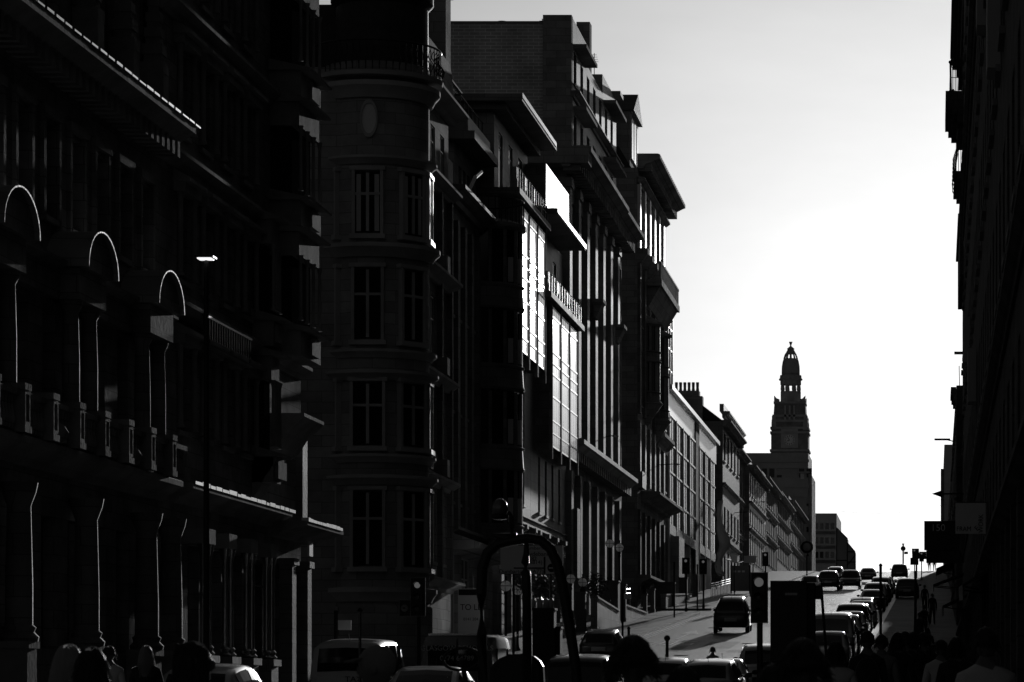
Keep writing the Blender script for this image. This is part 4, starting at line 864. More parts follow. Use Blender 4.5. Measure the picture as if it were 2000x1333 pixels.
# ---------------------------------------------------------------- right side: dark frontages seen edge-on
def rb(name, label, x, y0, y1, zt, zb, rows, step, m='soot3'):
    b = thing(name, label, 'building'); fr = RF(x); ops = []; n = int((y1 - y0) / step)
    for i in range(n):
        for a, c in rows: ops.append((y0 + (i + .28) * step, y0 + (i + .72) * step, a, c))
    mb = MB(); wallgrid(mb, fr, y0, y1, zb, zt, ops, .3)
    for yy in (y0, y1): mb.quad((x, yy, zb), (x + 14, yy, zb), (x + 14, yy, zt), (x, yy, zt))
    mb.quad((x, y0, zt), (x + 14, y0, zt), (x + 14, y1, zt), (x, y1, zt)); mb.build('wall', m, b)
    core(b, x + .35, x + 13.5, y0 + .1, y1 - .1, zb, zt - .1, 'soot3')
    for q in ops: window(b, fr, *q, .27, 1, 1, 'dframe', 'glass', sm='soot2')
    return b, fr
def right():
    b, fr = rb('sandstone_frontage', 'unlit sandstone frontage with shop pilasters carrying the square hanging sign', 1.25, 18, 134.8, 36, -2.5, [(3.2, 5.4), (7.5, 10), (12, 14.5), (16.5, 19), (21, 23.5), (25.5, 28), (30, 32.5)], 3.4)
    for i in range(34):
        MB().box(1.05, 1.25, 20 + i * 3.4 - .3, 20 + i * 3.4 + .3, -2, 2.9).build('pilaster', 'soot3', b)
    for z, p in ((2.95, .35), (6.6, .2), (20, .25), (34.5, .5)):
        mb = MB(); cornice(mb, fr, 18, 134.8, z, .4, p); mb.build('cornice', 'soot3', b)
    for y, z in ((60, 12), (75, 16), (95, 9), (112, 12)):
        mb = MB(); fbox(mb, fr, y, y + 1.2, 0, .25, z, z + 1.6); mb.build('vent_panel', 'blind', b)
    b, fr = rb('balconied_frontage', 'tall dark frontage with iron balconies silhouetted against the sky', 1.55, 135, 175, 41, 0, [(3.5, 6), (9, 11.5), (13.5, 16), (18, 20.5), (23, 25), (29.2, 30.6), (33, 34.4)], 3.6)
    k = 173.0 / F
    def Z(py): return (HY - py) * k
    def X(px): return (px - VX) * k
    def pb(name, px0, a, c, y0=165, y1=174.6, m='soot3', x1=1.6):
        MB().box(X(px0), x1, y0, y1, Z(c), Z(a)).build(name, m, b)
    pb('upper_storey', 1868, -200, 92)
    for px0, a, c in ((1861, 92, 97), (1856, 97, 104), (1864, 104, 110), (1857, 112, 118), (1861, 118, 126), (1868, 126, 140), (1874, 140, 165)): pb('cornice', px0, a, c, 150)
    for px0, a, c in ((1846, 226, 248), (1852, 248, 260), (1858, 260, 270), (1868, 270, 284)): pb('balcony', px0, a, c, 166)
    for px0, a, c in ((1871, 163, 166), (1862, 376, 381), (1868, 381, 390)): pb('balcony', px0, a, c, 166)
    mb = MB()
    for i in range(9):
        x = X(1856) + i * (1.5 - X(1856)) / 8
        for yy in (166.2, 174.4): mb.tube([(x, yy, Z(226)), (x, yy, Z(180))], .022, 5)
    for yy in (166.2, 174.4):
        mb.tube([(X(1855), yy, Z(180)), (1.5, yy, Z(180))], .035, 5); mb.tube([(X(1855), yy, Z(200)), (1.5, yy, Z(200))], .02, 5)
        mb.tube([(X(1856), yy, Z(226)), (X(1855), yy, Z(172))], .06, 6); mb.ball((X(1855), yy, Z(171)), .1, n=8, m=6); mb.ball((X(1862), yy, Z(168)), .09, n=8, m=6)
    mb.tube([(X(1855), 166.2, Z(180)), (X(1855), 174.4, Z(180))], .035, 5)
    mb.build('balcony_railing', 'iron', b)
    mb = MB()                                                    # pot-bellied iron railing
    for i in range(7):
        yy = 166.5 + i * 1.3; mb.tube([(X(1871), yy, Z(292)), (X(1868), yy, Z(310)), (X(1867), yy, Z(330)), (X(1860), yy, Z(352)), (X(1861), yy, Z(368)), (X(1866), yy, Z(376))], .03, 5)
    for i in range(5):
        x = X(1866) + i * .12; mb.tube([(x, 166.5, Z(292)), (x, 166.5, Z(376))], .02, 5)
    mb.tube([(X(1866), 166.5, Z(292)), (1.5, 166.5, Z(292))], .03, 5); mb.build('balcony_railing', 'iron', b)
    pb('bay', 1871, 503, 598, 160); pb('bay_cornice', 1870, 470, 475, 158); pb('bay_cornice', 1870, 480, 484, 158); pb('bay_cornice', 1867, 500, 504, 158)
    MB().box(X(1864), 1.6, 173.5, 174, Z(689), Z(685)).build('bracket', 'iron', b)
    b, fr = rb('low_corner_frontage', 'lower dark frontage with a moulded cornice and a thin flagpole', 1.22, 176, 222, Z(778) * 1.06, 2, [(7, 9.5), (11.5, 14), (15.5, 17.6)], 3.8)
    k = 196.0 / F
    for px0, a, c in ((1859, 775, 782), (1861, 782, 790), (1864, 790, 798), (1866, 828, 866), (1870, 866, 1000)):
        MB().box(X(px0 - 3), 1.3, 190, 196.5, Z(c), Z(a)).build('cornice', 'soot3', b)
    mb = MB(); mb.tube([(X(1874), 195, Z(780)), (X(1873), 195, Z(718))], .03, 6); mb.build('flagpole', 'iron', b)
    b, fr = rb('grey_far_frontage', 'mid-grey flat-topped block far up the right side beyond the dark cornice', 1.15, 372, 420, 30.2, 12, [(20, 22), (24, 26), (27.5, 29)], 5, 'concrete')
    MB().box(.75, 1.2, 374, 380, 21.5, 27.5).build('sign_fin', 'soot2', b)
    b, fr = rb('middle_frontage', 'plain unlit shop frontage below the hanging signs on the right side', 1.4, 223, 371, 19.5, 5, [(12, 14.5), (16, 18.4)], 5.2)
right()
for i, (y0, y1, xo, lab) in enumerate(((62, 72, .55, 'dark shop awning nearest the square hanging sign'), (96, 108, .25, 'long dark shop awning between the hanging signs'), (140, 150, -.05, 'dark awning under the number sign box'), (196, 214, .1, 'far dark awning below the moulded cornice'))):
    t = thing('shop_awning', lab, 'awning'); zb = g(y0) + 2.75
    mb = MB(); mb.prism([(1.5, y0, zb + .9), (xo, y0, zb + .3), (xo, y0, zb + .24), (1.5, y0, zb + .8)], [(1.5, y1, zb + 1.2), (xo, y1, zb + .6), (xo, y1, zb + .54), (1.5, y1, zb + 1.1)]); mb.build('canopy', 'dark', t)
    mb = MB(); mb.prism([(xo, y0, zb + .28), (xo + .01, y0, zb), (xo + .03, y0, zb), (xo + .03, y0, zb + .28)], [(xo, y1, zb + .58), (xo + .01, y1, zb + .3), (xo + .03, y1, zb + .3), (xo + .03, y1, zb + .58)]); mb.build('valance', 'dark', t)
    for y in (y0 + .1, y1 - .1): mb = MB(); mb.tube([(xo + .05, y, zb + .25 + (y - y0) * .03), (1.5, y, zb + .1 + (y - y0) * .03)], .02, 5); mb.build('arm', 'iron', t)
# ---------------------------------------------------------------- vehicles
mat('car_black', 0.015, 0.3, 0.5, coat=1.0, croug=.16); mat('car_grey', 0.6, 0.6, 0.5, metal=.85, coat=1.0, croug=.12); mat('car_silver', 0.9, 0.62, 0.5, metal=.9, coat=1.0, croug=.12)
mat('car_white', 0.7, 0.5, 0.5, coat=1.0, croug=.22); mat('car_dark', 0.05, 0.36, 0.5, metal=.5, coat=1.0, croug=.16)
mat('carglass', 0.008, 0.05, 0.5); mat('tyre', 0.02, 0.8, 0.2); mat('rim', 0.3, 0.35, 0.5, metal=.8); mat('lamp_red', 0.06, 0.15, 0.5, coat=.6); mat('lamp_clear', 0.5, 0.12, 0.5, coat=1); mat('plate', 0.55, 0.5, 0.3); mat('trim', 0.02, 0.55, 0.3)
def lerp(a, b, t): return a + (b - a) * t
def interp(tab, y):
    for p, q in zip(tab, tab[1:]):
        if y <= q[0]:
            t = (y - p[0]) / (q[0] - p[0]); return [lerp(u, v, t) for u, v in zip(p[1:], q[1:])]
    return list(tab[-1][1:])
# lower body: (y, half width, bottom z, shoulder z); cabin: (y, roof z, roof half width)
KIND = {
 'hatch': dict(low=[(-2.03, .66, .42, .66), (-1.98, .78, .32, .80), (-1.8, .85, .24, .90), (-1.0, .88, .2, .93), (.2, .88, .19, .93), (1.0, .87, .2, .92), (1.5, .84, .22, .84), (1.85, .76, .26, .72), (2.03, .60, .34, .58)],
   cab=[(-1.96, .90, .66), (-1.78, 1.22, .64), (-1.62, 1.33, .62), (-1.2, 1.405, .62), (-.4, 1.475, .63), (.2, 1.45, .62), (.55, 1.32, .64), (.95, 1.08, .68), (1.22, .90, .72)], wb=1.28, wf=-1.28, r=.31, rw=(-1.93, -1.66), fw=(.32, 1.15), sw=((-1.45, -.5), (-.42, .5))),
 'suv': dict(low=[(-2.2, .70, .48, .8), (-2.14, .84, .38, .95), (-1.9, .90, .3, 1.02), (-1.0, .92, .26, 1.04), (.3, .92, .25, 1.04), (1.0, .91, .26, 1.03), (1.6, .88, .28, .98), (2.0, .80, .32, .86), (2.2, .64, .42, .7)],
   cab=[(-2.12, 1.0, .72), (-2.0, 1.4, .70), (-1.85, 1.57, .66), (-1.3, 1.645, .66), (-.4, 1.69, .67), (.3, 1.65, .66), (.65, 1.5, .68), (1.0, 1.22, .72), (1.25, 1.0, .76)], wb=1.35, wf=-1.35, r=.36, rw=(-2.1, -1.9), fw=(.42, 1.18), sw=((-1.7, -.55), (-.47, .55))),
 'saloon': dict(low=[(-2.3, .66, .42, .72), (-2.24, .80, .32, .88), (-2.0, .87, .25, .95), (-1.2, .89, .2, .95), (.3, .89, .19, .94), (1.1, .88, .2, .92), (1.7, .85, .22, .85), (2.1, .76, .26, .74), (2.3, .6, .34, .6)],
   cab=[(-1.75, .94, .68), (-1.45, 1.1, .64), (-1.0, 1.34, .60), (-.7, 1.42, .6), (-.1, 1.45, .6), (.3, 1.42, .6), (.7, 1.24, .63), (1.05, 1.05, .67), (1.3, .91, .7)], wb=1.38, wf=-1.4, r=.32, rw=(-1.68, -1.02), fw=(.42, 1.22), sw=((-.95, -.25), (-.17, .65))),
 'cab': dict(low=[(-2.28, .72, .42, .80), (-2.22, .82, .32, .95), (-2.05, .87, .27, 1.02), (-1.2, .89, .25, 1.03), (.3, .89, .24, 1.02), (1.1, .87, .25, 1.0), (1.6, .82, .26, .96), (2.1, .74, .3, .84), (2.28, .58, .38, .64)],
   cab=[(-2.16, 1.02, .74), (-2.0, 1.35, .7), (-1.8, 1.6, .62), (-1.5, 1.72, .58), (-.8, 1.81, .58), (.2, 1.8, .58), (.55, 1.66, .6), (.9, 1.3, .74), (1.1, 1.0, .78)], wb=1.4, wf=-1.35, r=.33, rw=(-2.1, -1.84), fw=(.35, 1.05), sw=((-1.7, -.65), (-.55, .45))),
 'mpv': dict(low=[(-2.4, .80, .42, .9), (-2.36, .90, .34, 1.05), (-2.2, .94, .28, 1.1), (-1.2, .95, .26, 1.1), (.5, .95, .26, 1.1), (1.4, .94, .28, 1.08), (1.9, .9, .3, 1.0), (2.25, .8, .34, .85), (2.4, .66, .42, .7)],
   cab=[(-2.35, 1.08, .88), (-2.31, 1.5, .86), (-2.24, 1.90, .82), (-2.0, 1.985, .78), (-1.0, 2.05, .78), (.5, 2.03, .78), (.9, 1.88, .8), (1.35, 1.45, .82), (1.75, 1.06, .84)], wb=1.5, wf=-1.35, r=.34, rw=(-2.335, -2.255), fw=(.7, 1.68), sw=((-2.0, -1.0), (-.9, .1), (.2, .75))),
}
PROTO = {}
def car_meshes(k):
    if k in PROTO: return PROTO[k]
    K = KIND[k]; out = []; low, cab = K['low'], K['cab']
    mb = MB(); rings = []
    for (y, w, zb, zs) in low:
        half = [(w * .86, zb), (w * .98, zb + .10), (w, lerp(zb, zs, .42)), (w * .985, lerp(zb, zs, .6)), (w * .975, zs - .06), (w * .93, zs), (w * .6, zs + .02)]
        rings.append([(x, y, z) for x, z in half] + [(-x, y, z) for x, z in half[::-1]])
    n = len(rings[0]); pts = [p for r_ in rings for p in r_]; fs = []
    for i in range(len(rings) - 1):
        for j in range(n): fs.append([i * n + j, i * n + (j + 1) % n, (i + 1) * n + (j + 1) % n, (i + 1) * n + j])
    fs += [list(range(n))[::-1], [(len(rings) - 1) * n + j for j in range(n)]]
    mb.add(pts, fs); me = mb.mesh('body', 'car_black', True); out.append(('body', me, None, 1))
    # wheel arches as dark liners and cabin
    mb = MB(); rings = []
    def wbase(y): return interp(low, y)[0] * .955
    def zbase(y): return interp(low, y)[2] - .03
    for (y, zt, wr) in cab:
        wb_, zb = wbase(y), zbase(y); zt = max(zt, zb + .02)
        half = [(wb_, zb), (lerp(wb_, wr, .5), lerp(zb, zt, .52)), (wr * 1.03, zb + (zt - zb) * .82), (wr * .985, zb + (zt - zb) * .90), (wr * .89, zb + (zt - zb) * .957), (wr * .7, zb + (zt - zb) * .985), (wr * .35, zt)]
        rings.append([(x, y, z) for x, z in half] + [(-x, y, z) for x, z in half[::-1]])
    n = len(rings[0]); pts = [p for r_ in rings for p in r_]; fs = []
    for i in range(len(rings) - 1):
        for j in range(n - 1): fs.append([i * n + j, i * n + j + 1, (i + 1) * n + j + 1, (i + 1) * n + j])
    fs += [list(range(n))[::-1], [(len(rings) - 1) * n + j for j in range(n)]]
    mb.add(pts, fs); out.append(('cabin', mb.mesh('cabin', 'car_black', True), None, 1))
    def patch(y0, y1, fx, fo, name, m='carglass', steps=4):
        mb = MB(); row = []
        for i in range(steps + 1):
            y = lerp(y0, y1, i / steps); zt, wr = interp(cab, y); zb = zbase(y); row.append((y, zt, wr, zb))
        for a, c in zip(row, row[1:]):
            for s0, s1 in ((-1, 0), (0, 1)):
                mb.quad((s0 * a[2] * .84, a[0] + fo * .02, a[1] + .014 - abs(s0) * .03), (s1 * a[2] * .84, a[0] + fo * .02, a[1] + .014 - abs(s1) * .03), (s1 * c[2] * .84, c[0] + fo * .02, c[1] + .014 - abs(s1) * .03), (s0 * c[2] * .84, c[0] + fo * .02, c[1] + .014 - abs(s0) * .03))
        out.append((name, mb.mesh(name, m, True), None, 0))
    patch(K['rw'][0], K['rw'][1], 0, -1, 'rear_window'); patch(K['fw'][0], K['fw'][1], 0, 1, 'windscreen')
    for s in (-1, 1):
        for (a, c) in K['sw']:
            mb = MB(); row = []
            for i in range(4):
                y = lerp(a, c, i / 3); zt, wr = interp(cab, y); wb_, zb = wbase(y), zbase(y); zl, zh = zb + .06, zb + (zt - zb) * .84
                def xw(z): 
                    t = (z - zb) / (zt - zb); return (lerp(wb_, lerp(wb_, wr, .5), t / .52) if t < .52 else lerp(lerp(wb_, wr, .5), wr * 1.03, (t - .52) / .34)) + .012
                row.append([(s * xw(z), y, z) for z in (zl, lerp(zl, zh, .5), zh)])
            for p, q in zip(row, row[1:]):
                for j in range(2): mb.quad(p[j], p[j + 1], q[j + 1], q[j])
            out.append(('side_window', mb.mesh('side_window', 'carglass', True), None, 0))
    yr, yf = low[0][0], low[-1][0]; w1, zb1, zs1 = interp(low, low[2][0])
    for s in (-1, 1):
        zl = low[2][3]; mb = MB(); mb.hexa([(s * w1 * .72, low[1][0] - .02, zl - .30), (s * w1 * .965, low[1][0] + .1, zl - .30), (s * w1 * .99, low[2][0] + .06, zl - .30), (s * w1 * .8, low[2][0], zl - .30), (s * w1 * .76, low[1][0] + .03, zl - .03), (s * w1 * .94, low[1][0] + .12, zl - .03), (s * w1 * .985, low[2][0] + .06, zl - .03), (s * w1 * .8, low[2][0], zl - .03)])
        out.append(('tail_light', mb.mesh('tail_light', 'lamp_red'), None, 0))
        wf_, zf = low[-2][1], low[-2][3]; mb = MB(); mb.ball((s * wf_ * .86, low[-2][0] + .02, zf - .1), .15, .14, .09, 10, 6); out.append(('headlight', mb.mesh('headlight', 'lamp_clear', True), None, 0))
        y = K['fw'][1] - .32; wb_, zb = wbase(y), zbase(y); mb = MB(); mb.ball((s * (wb_ + .12), y, zb + .1), .11, .06, .08, 10, 6); mb.box(min(s * wb_ * .9, s * (wb_ + .1)), max(s * wb_ * .9, s * (wb_ + .1)), y - .02, y + .03, zb + .04, zb + .09); out.append(('mirror', mb.mesh('mirror', 'trim', True), None, 0))
        for yw in (K['wf'], K['wb']):
            r = K['r']; mb = MB(); mb.lathe([(r * .62, -.1), (r * .95, -.1), (r, -.06), (r, .06), (r * .95, .1), (r * .62, .1)], (0, 0, 0), 20); me = mb.mesh('wheel', 'tyre', True)
            rm = MB(); rm.lathe([(.05, .07), (r * .35, .085), (r * .6, .06), (r * .64, .1)], (0, 0, 0), 20); rme = rm.mesh('rim', 'rim', True)
            rot = Matrix.Rotation(R(90) * s, 4, 'Y'); M = Matrix.Translation((s * (interp(low, yw)[0] - .095), yw, r)) @ rot; me.transform(M); rme.transform(M)
            out.append(('wheel', me, ('rim', rme), 0))
    w0 = low[1][1]; mb = MB(); mb.box(-w0 * .98, w0 * .98, yr - .05, yr + .1, low[1][2] + .02, low[1][2] + .24); out.append(('rear_bumper', mb.mesh('rear_bumper', 'trim'), None, 0))
    mb = MB(); mb.box(-.26, .26, yr - .065, yr - .052, low[1][2] + .30, low[1][2] + .42); mb.box(-.3, .3, yr - .052, yr + .08, low[1][2] + .27, low[1][2] + .45); out.append(('number_plate', mb.mesh('number_plate', 'plate'), None, 0))
    mb = MB(); mb.tube([(0, K['rw'][1] + .35, interp(cab, K['rw'][1] + .35)[0]), (0, K['rw'][1] + .2, interp(cab, K['rw'][1] + .2)[0] + .22)], .008, 5); out.append(('aerial', mb.mesh('aerial', 'trim'), None, 0))
    PROTO[k] = out
    return out
def car(name, label, cat, kind, x, y, paint, away=True, rz=0.0, group=None, sc=1.0, dz=0.0):
    t = thing(name, label, cat, (x, y, g(y) + dz), group)
    sl = slope(y)
    t.rotation_mode = 'XYZ'; t.matrix_world = Matrix.Translation((x, y, g(y) + dz)) @ Matrix.Rotation(sl, 4, 'X') @ Matrix.Rotation((0 if away else math.pi) + rz, 4, 'Z') @ Matrix.Scale(sc, 4)
    for nm, me, sub, pf in car_meshes(kind):
        o = link(nm, me, t)
        if pf:
            o.material_slots[0].link = 'OBJECT'; o.material_slots[0].material = MAT[paint]
        if sub: link(sub[0], sub[1], o)
    return t
GP = 'cars parked nose to tail along the right kerb'
for i, (y, kind, paint, away, lab) in enumerate((
    (125.0, 'hatch', 'car_silver', False, 'silver hatchback facing downhill at the low end of the parked row'),
    (132.2, 'mpv', 'car_grey', True, 'tall grey people carrier second in the parked row'),
    (140.3, 'hatch', 'car_dark', True, 'dark hatchback parked just uphill of the grey people carrier'),
    (149.0, 'hatch', 'car_silver', False, 'silver hatchback parked facing downhill, fourth of the parked row'),
    (156.0, 'saloon', 'car_grey', False, 'grey saloon parked with its bonnet to the silver hatchback'),
    (163.6, 'suv', 'car_black', True, 'black off-roader parked in the middle of the kerbside row'),
    (171.0, 'hatch', 'car_dark', True, 'small dark hatchback parked uphill of the black off-roader'),
    (179.0, 'saloon', 'car_silver', False, 'silver saloon with folded mirrors parked sixth from the hilltop'),
    (187.0, 'hatch', 'car_white', True, 'white hatchback parked beside the leaning kerbside post'),
    (212.0, 'saloon', 'car_black', True, 'black saloon parked alone in the gap of the row'),
    (226.0, 'suv', 'car_grey', True, 'grey off-roader parked uphill of the lone black saloon'),
    (238.0, 'hatch', 'car_dark', True, 'dark hatchback parked near the hill crest'),
    (252.0, 'suv', 'car_silver', True, 'silver off-roader parked near the hill crest'),
    (268.0, 'saloon', 'car_silver', False, 'silver saloon topmost of the parked kerbside row'))):
    car('parked_car', lab, 'car', kind, -4.15 + random.uniform(-.08, .08), y, paint, away, random.uniform(-.015, .015), GP)
car('black_taxi_cab', 'black London-style taxi cab driving uphill in the bus lane', 'taxi', 'cab', -10.72, 169.3, 'car_black', True, sc=1.06)
car('parked_car', 'small dark hatchback waiting by the left kerb below the taxi cab', 'car', 'hatch', -13.55, 130.0, 'car_dark', True, sc=.96)
v = car('taxi_van', 'white minibus taxi lettered TAXI across its tailgate', 'taxi van', 'mpv', -14.75, 82.0, 'car_white', True, sc=1.0)
text('taxi_lettering', 'TAXI', (.22, -2.40, 1.03), .19, 'black', v, sx=1.2)
GQ = 'cars queuing at the junction'
for x, y, kind, paint, away, lab, sc in (
    (-8.1, 73.5, 'suv', 'car_dark', True, 'dark off-roader queuing beside the roll-bar machine', 1.0),
    (-8.35, 99.5, 'hatch', 'car_silver', True, 'silver hatchback queuing in the middle lane', 1.0),
    (-6.35, 91.0, 'hatch', 'car_grey', True, 'grey hatchback with roof aerial queuing in the right lane', 1.0),
    (-6.55, 98.5, 'saloon', 'car_silver', True, 'silver saloon queuing ahead of the grey hatchback', 1.0),
    (-5.75, 107.0, 'suv', 'car_grey', True, 'grey off-roader first in the queue by the traffic light', .98),
    (-10.0, 63.0, 'saloon', 'car_silver', False, 'silver saloon with a pale bonnet behind the removal van', 1.0),
    (-13.9, 61.5, 'hatch', 'car_silver', True, 'silver hatchback at the kerb below the shop columns', 1.02)):
    car('queuing_car', lab, 'car', kind, x, y, paint, away, random.uniform(-.03, .03), GQ, sc)
car('parked_car', 'small silver hatchback parked on the left near the hill crest', 'car', 'hatch', -10.6, 271, 'car_silver', False)
car('parked_car', 'large dark off-roader parked on the left near the hill crest', 'car', 'suv', -9.4, 283, 'car_dark', True, sc=1.05)
car('parked_car', 'dark saloon with a white roof light beyond the crest off-roader', 'car', 'suv', -9.9, 318, 'car_silver', True)
car('oncoming_car', 'dark off-roader coming downhill over the crest', 'car', 'suv', -7.6, 288, 'car_black', False, sc=1.03)
def boxvan(name, label, x, y, W_, H_, Ln, paint, lines=None, facing=True):
    t = thing(name, label, 'van'); t.matrix_world = Matrix.Translation((x, y, g(y))) @ Matrix.Rotation(slope(y), 4, 'X')
    w = W_ / 2
    def sec(yy, k, zt, zb=.3): return [(-w * .96, yy, zb), (-w, yy, zb + .15), (-w, yy, 1.1), (-w * (1 - .05 * k), yy, zt - .25), (-w * (1 - .1 * k), yy, zt - .06), (-w * .75, yy, zt), (w * .75, yy, zt), (w * (1 - .1 * k), yy, zt - .06), (w * (1 - .05 * k), yy, zt - .25), (w, yy, 1.1), (w, yy, zb + .15), (w * .96, yy, zb)]
    rings = [sec(0, 1.0, H_ - .03), sec(.06, .9, H_), sec(Ln * .55, .9, H_ + .01), sec(Ln * .72, 1.0, H_ - .06), sec(Ln * .80, 1.3, H_ - .38), sec(Ln * .88, 1.6, 1.25), sec(Ln * .97, 2, 1.05), sec(Ln, 2.6, .75)]
    mb = MB(); n = 12
    for a, c in zip(rings, rings[1:]):
        for j in range(n): mb.quad(a[j], a[(j + 1) % n], c[(j + 1) % n], c[j])
    mb.quad(*rings[0]); mb.quad(*rings[-1]); o = link('body', mb.mesh('body', paint, False, True), t); smooth_by_angle(o, 40)
    MB().box(-w * .82, -.03, -.03, .0, 1.15, H_ - .3).build('rear_window', 'carglass', t); MB().box(.03, w * .82, -.03, .0, 1.15, H_ - .3).build('rear_window', 'carglass', t)
    MB().box(-.02, .02, -.035, .0, .5, H_ - .12).build('door_seam', 'trim', t)
    for s in (-1, 1):
        MB().box(s * w * .95 - .06, s * w * .95 + .06, -.04, .05, .85, 1.45).build('tail_light', 'lamp_red', t)
        for yw in (Ln * .2, Ln * .8):
            mb = MB(); mb.lathe([(.2, -.1), (.34, -.1), (.34, .1), (.2, .1)], (0, 0, 0), 18); me = mb.mesh('wheel', 'tyre', True); me.transform(Matrix.Translation((s * (w - .1), yw, .34)) @ Matrix.Rotation(R(90), 4, 'Y')); link('wheel', me, t)
        MB().box(min(s * w, s * (w + .2)), max(s * w, s * (w + .2)), Ln * .76, Ln * .79, 1.3, 1.6).build('mirror', 'trim', t)
        MB().box(min(s * w * .955, s * (w + .012)), max(s * w * .955, s * (w + .012)), Ln * .18, Ln * .5, 1.2, H_ - .38).build('side_window', 'carglass', t)
        MB().box(min(s * w * .955, s * (w + .012)), max(s * w * .955, s * (w + .012)), Ln * .58, Ln * .72, 1.2, H_ - .4).build('side_window', 'carglass', t)
    MB().box(-w * .96, w * .96, -.09, .0, .35, .55).build('rear_bumper', 'trim', t); MB().box(-.26, .26, -.1, -.092, .6, .71).build('number_plate', 'plate', t)
    MB().box(-w * .8, w * .8, -.05, .1, H_ - .01, H_ + .05).build('roof_trim', 'steel', t)
    for k, (s, z, sz) in enumerate(lines or ()): text('lettering', s, (0, -.045, z), sz, 'lettering', t, ext=.003)
    return t
mat('lettering', .5, .6, .2)
boxvan('removal_van', 'black removal van lettered GLASGOW REMOVALS with chrome roof trim', -13.3, 88.5, 1.98, 2.15, 5.4, 'car_black', (('GLASGOW REMOVALS', 1.78, .2), ('0774 64789', 1.5, .2)))
car('parked_car', 'dark saloon stopped in the road at the hill crest', 'car', 'saloon', -6.8, 326, 'car_black', True)
car('parked_car', 'dark off-roader high on the right kerb near the crest signals', 'car', 'suv', -3.75, 342, 'car_black', True)
car('parked_car', 'dark hatchback on the right pavement edge under the round sign', 'car', 'suv', -2.1, 246, 'car_black', True)
# ---------------------------------------------------------------- people
mat('skin', .12, .55, .3); mat('hair', .02, .45, .4, sheen=.6, bump=.5, bscale=60, stretch=(1, 1, .15)); mat('hair_fair', .4, .4, .4, sheen=1.0, bump=.5, bscale=60, stretch=(1, 1, .15)); mat('cloth_dark', .03, .9, .1, sheen=.3, amp=.3, scale=6); mat('cloth_mid', .16, .9, .1, sheen=.3, amp=.2, scale=6); mat('cloth_light', .5, .9, .1, sheen=.3, amp=.1, scale=5); mat('denim', .03, .9, .1)
for _k in ('hair', 'hair_fair'):
    _n = MAT[_k].node_tree; _b = _n.nodes['Principled BSDF']; _t = _n.nodes.new('ShaderNodeBsdfTranslucent'); _v = .3 if _k == 'hair' else .8; _t.inputs[0].default_value = (_v, _v, _v, 1); _m = _n.nodes.new('ShaderNodeMixShader'); _m.inputs[0].default_value = .6
    _o = [q for q in _n.nodes if q.type == 'OUTPUT_MATERIAL'][0]; _n.links.new(_b.outputs[0], _m.inputs[1]); _n.links.new(_t.outputs[0], _m.inputs[2]); _n.links.new(_m.outputs[0], _o.inputs[0])
def skeleton(pose):
    V = []; E = []; rad = []
    def add(p, r, par=None):
        V.append(p); rad.append(r if isinstance(r, tuple) else (r, r))
        if par is not None: E.append((par, len(V) - 1))
        return len(V) - 1
    st = pose.get('stride', .12); ab = pose.get('arm', 'down')
    pel = add((0, 0, .96), (.155, .125)); wa = add((0, .01, 1.10), (.145, .105), pel); ch = add((0, 0, 1.28), (.175, .12), wa); up = add((0, -.01, 1.42), (.13, .10), ch); nk = add((0, .0, 1.52), (.058, .062), up); add((0, .015, 1.60), (.06, .065), nk)
    for s in (-1, 1):
        hip = add((s * .095, 0, .90), (.10, .105), pel); kn = add((s * .105, s * st * .6 + .03, .50), (.065, .068), hip); cf = add((s * .108, s * st * .9, .32), (.056, .058), kn); an = add((s * .11, s * st * 1.1 - .02, .09), (.04, .045), cf); add((s * .115, s * st * 1.1 + .13, .035), (.042, .034), an)
        sh = add((s * .165, -.005, 1.405), (.072, .07), up)
        if ab == 'down': el = (s * .225, -.03 - s * st * .2, 1.14); wr = (s * .235, .04 - s * st * .3, .90); hd = (s * .232, .07 - s * st * .3, .82); fd = Vector((0, .02, -1))
        elif ab == 'phone': el = (s * .23, .02, 1.14); wr = (s * .12, .24, 1.2); hd = (s * .09, .3, 1.25); fd = Vector((-s * .35, .5, .6))
        else: el = (s * .24, -.05, 1.15); wr = (s * .21, .17, 1.02); hd = (s * .19, .24, 1.01); fd = Vector((-s * .2, 1, -.1))
        e = add(el, (.047, .05), sh); w = add(wr, (.030, .033), e); h = add(hd, (.036, .024), w)
        fd.normalize(); sd = Vector((0, 1, 0)) if abs(fd.z) > .7 else Vector((1, 0, 0)); hv = Vector(hd)
        for k, (off, l) in enumerate(((-.03, .066), (-.01, .078), (.01, .074), (.03, .06))):
            a = hv + sd * off + fd * .045; b_ = a + fd * l * .5 + Vector((-s * .012, 0, 0)); c_ = b_ + fd * l * .5 + Vector((-s * .022, 0, 0))
            i = add(tuple(a), .0095, h); i = add(tuple(b_), .009, i); add(tuple(c_), .0075, i)
        a = hv + sd * .042 - fd * .01; i = add(tuple(a), .011, h); add(tuple(a + fd * .05 + sd * .022), .009, i)
    return V, E, rad
